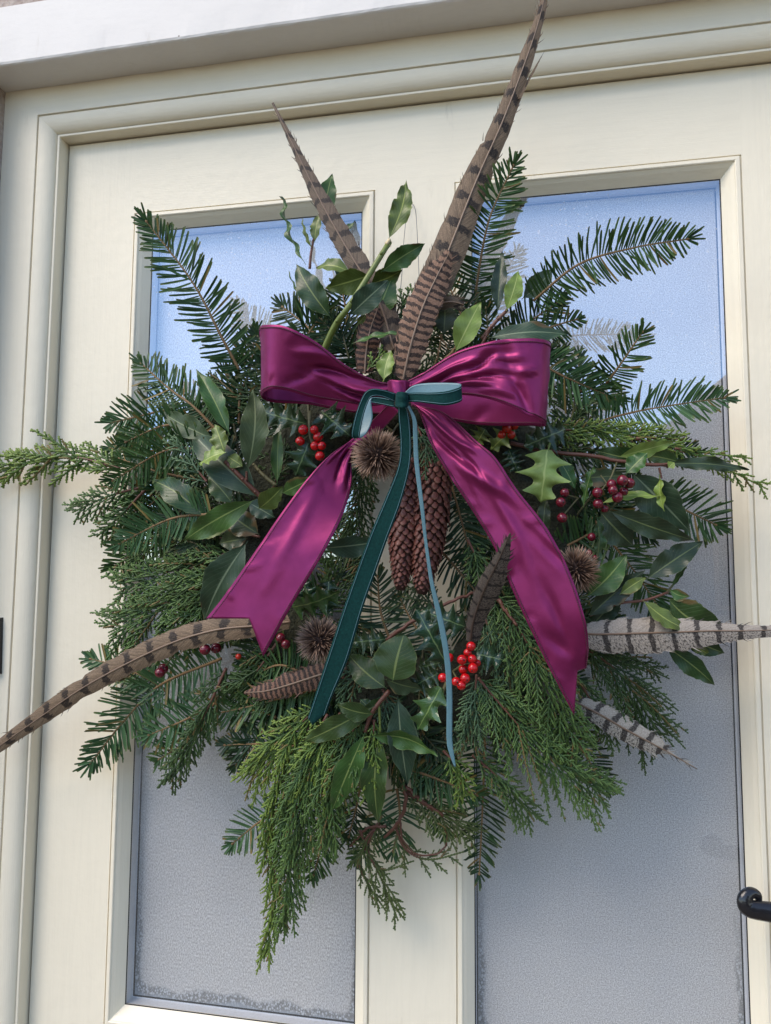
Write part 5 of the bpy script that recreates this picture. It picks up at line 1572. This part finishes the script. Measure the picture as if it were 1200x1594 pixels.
ribbon(bow, 'tail', [((632, 622), (650, 632), .122), ((652, 642), (694, 644), (.124, .134)), ((671, 692), (738, 684), (.134, .144)), ((700, 742), (770, 711), (.140, .150)), ((732, 790), (806, 764), (.142, .152)), ((768, 850), (852, 823), (.147, .156)), ((798, 920), (888, 894), (.151, .160)), ((828, 985), (910, 962), (.154, .162)), ((858, 1046), (916, 1004), (.154, .154)), ((894, 1114), (913, 1040), (.152, .144), (899, 1044))],
       SATIN, nu=100, nv=22, hem=THREAD, seed=3, wr=[(.10, .2, .26, .75, .028, .009), (.20, .2, .30, .45, .022, -.009), (.26, .5, .38, .55, .02, -.010), (.33, .3, .44, .8, .03, .009), (.14, .85, .24, .95, .025, -.006), (.42, .6, .6, .4, .05, .004), (.7, .5, .82, .6, .05, -.005), (.80, .2, .86, .55, .03, -.006)])
ribbon(bow, 'knot', [((603, 594), (604, 618), .150), ((608, 591), (609, 617), .158), ((620, 592), (620, 616), .162), ((632, 592), (631, 616), .159), ((638, 595), (636, 617), .150)], SATIN, nu=24, nv=10, seed=4, wr=[(.3, .2, .4, .9, .05, .002), (.6, .2, .7, .9, .05, -.002)], thick=.0008)

# ------------------------------------------------------------------ teal velvet bow on top of it
vel = thing('velvet_bow', 'narrow teal velvet bow tied over the middle of the plum one', 'bow', P(626, 624, .17))
ribbon(vel, 'loop', [((616, 612), (614, 626), .176), ((598, 607), (596, 618), (.182, .180)), ((580, 605), (581, 617), (.186, .184)), ((567, 612), (574, 624), (.186, .184)), ((555, 640), (566, 646), (.184, .184)), ((548, 668), (560, 676), (.182, .182)), ((548, 681), (561, 682), (.178, .178)), ((556, 680), (572, 672), (.172, .172)), ((563, 655), (580, 650), (.168, .168)), ((566, 628), (578, 622), (.166, .166)), ((585, 628), (588, 618), (.166, .166)), ((614, 634), (612, 622), .168)],
       VELVET, nu=70, nv=8, back=VELVET_BACK, hem=VELVET_BACK, hem_r=0.5, hem_step=9, dash=False)
ribbon(vel, 'loop', [((630, 612), (630, 626), .176), ((648, 611), (650, 626), (.184, .184)), ((672, 611), (674, 629), (.190, .190)), ((694, 609), (694, 631), (.190, .190)), ((712, 604), (713, 627), (.186, .186)), ((718, 600), (719, 623), (.180, .180)), ((714, 597), (716, 619), (.174, .174)), ((690, 596), (690, 618), (.170, .170)), ((660, 597), (660, 617), (.166, .166)), ((642, 601), (640, 618), (.166, .166)), ((630, 611), (630, 624), .168)],
       VELVET, nu=70, nv=8, back=VELVET_BACK, hem=VELVET_BACK, hem_r=0.5, hem_step=9, dash=False)
ribbon(vel, 'tail', [((620, 630), (632, 632), .174), ((620, 648), (637, 650), .172), ((623, 690), (640, 692), .168), ((619, 728), (637, 730), .166), ((598, 780), (624, 782), .164), ((576, 832), (604, 836), .162), ((556, 886), (587, 884), .158), ((535, 946), (565, 946), .154), ((511, 1018), (542, 1024), .148), ((491, 1080), (517, 1084), .142), ((479, 1117), (508, 1110), .138, (486, 1129))],
       VELVET, nu=70, nv=10, back=VELVET_BACK, hem=VELVET_BACK, hem_r=0.5, hem_step=9, dash=False)
ribbon(vel, 'tail', [((630, 628), (638, 632), .176), ((641, 650), (648, 654), .176), ((643, 680), (650, 682), .172), ((645, 722), (652, 722), .168), ((654, 792), (660, 792), .164), ((660, 842), (665, 842), .160), ((668, 902), (674, 902), .156), ((676, 942), (684, 942), .152), ((685, 986), (694, 986), .148), ((692, 1032), (701, 1032), .144), ((695, 1082), (704, 1082), .140), ((695, 1150), (704, 1150), .136), ((699, 1172), (707, 1176), .135), ((707, 1194), (709.5, 1194), .134)],
       VELVET_BACK, nu=80, nv=4, back=VELVET, thick=.0009)
ribbon(vel, 'knot', [((616, 613), (615, 632), .178), ((619, 610), (619, 634), .185), ((626, 610), (626, 635), .188), ((633, 611), (633, 634), .185), ((636, 613), (636, 632), .178)], VELVET, nu=24, nv=10, wr=[(.2, .3, .8, .35, .05, .0015), (.2, .7, .8, .65, .05, -.0015)], thick=.001)
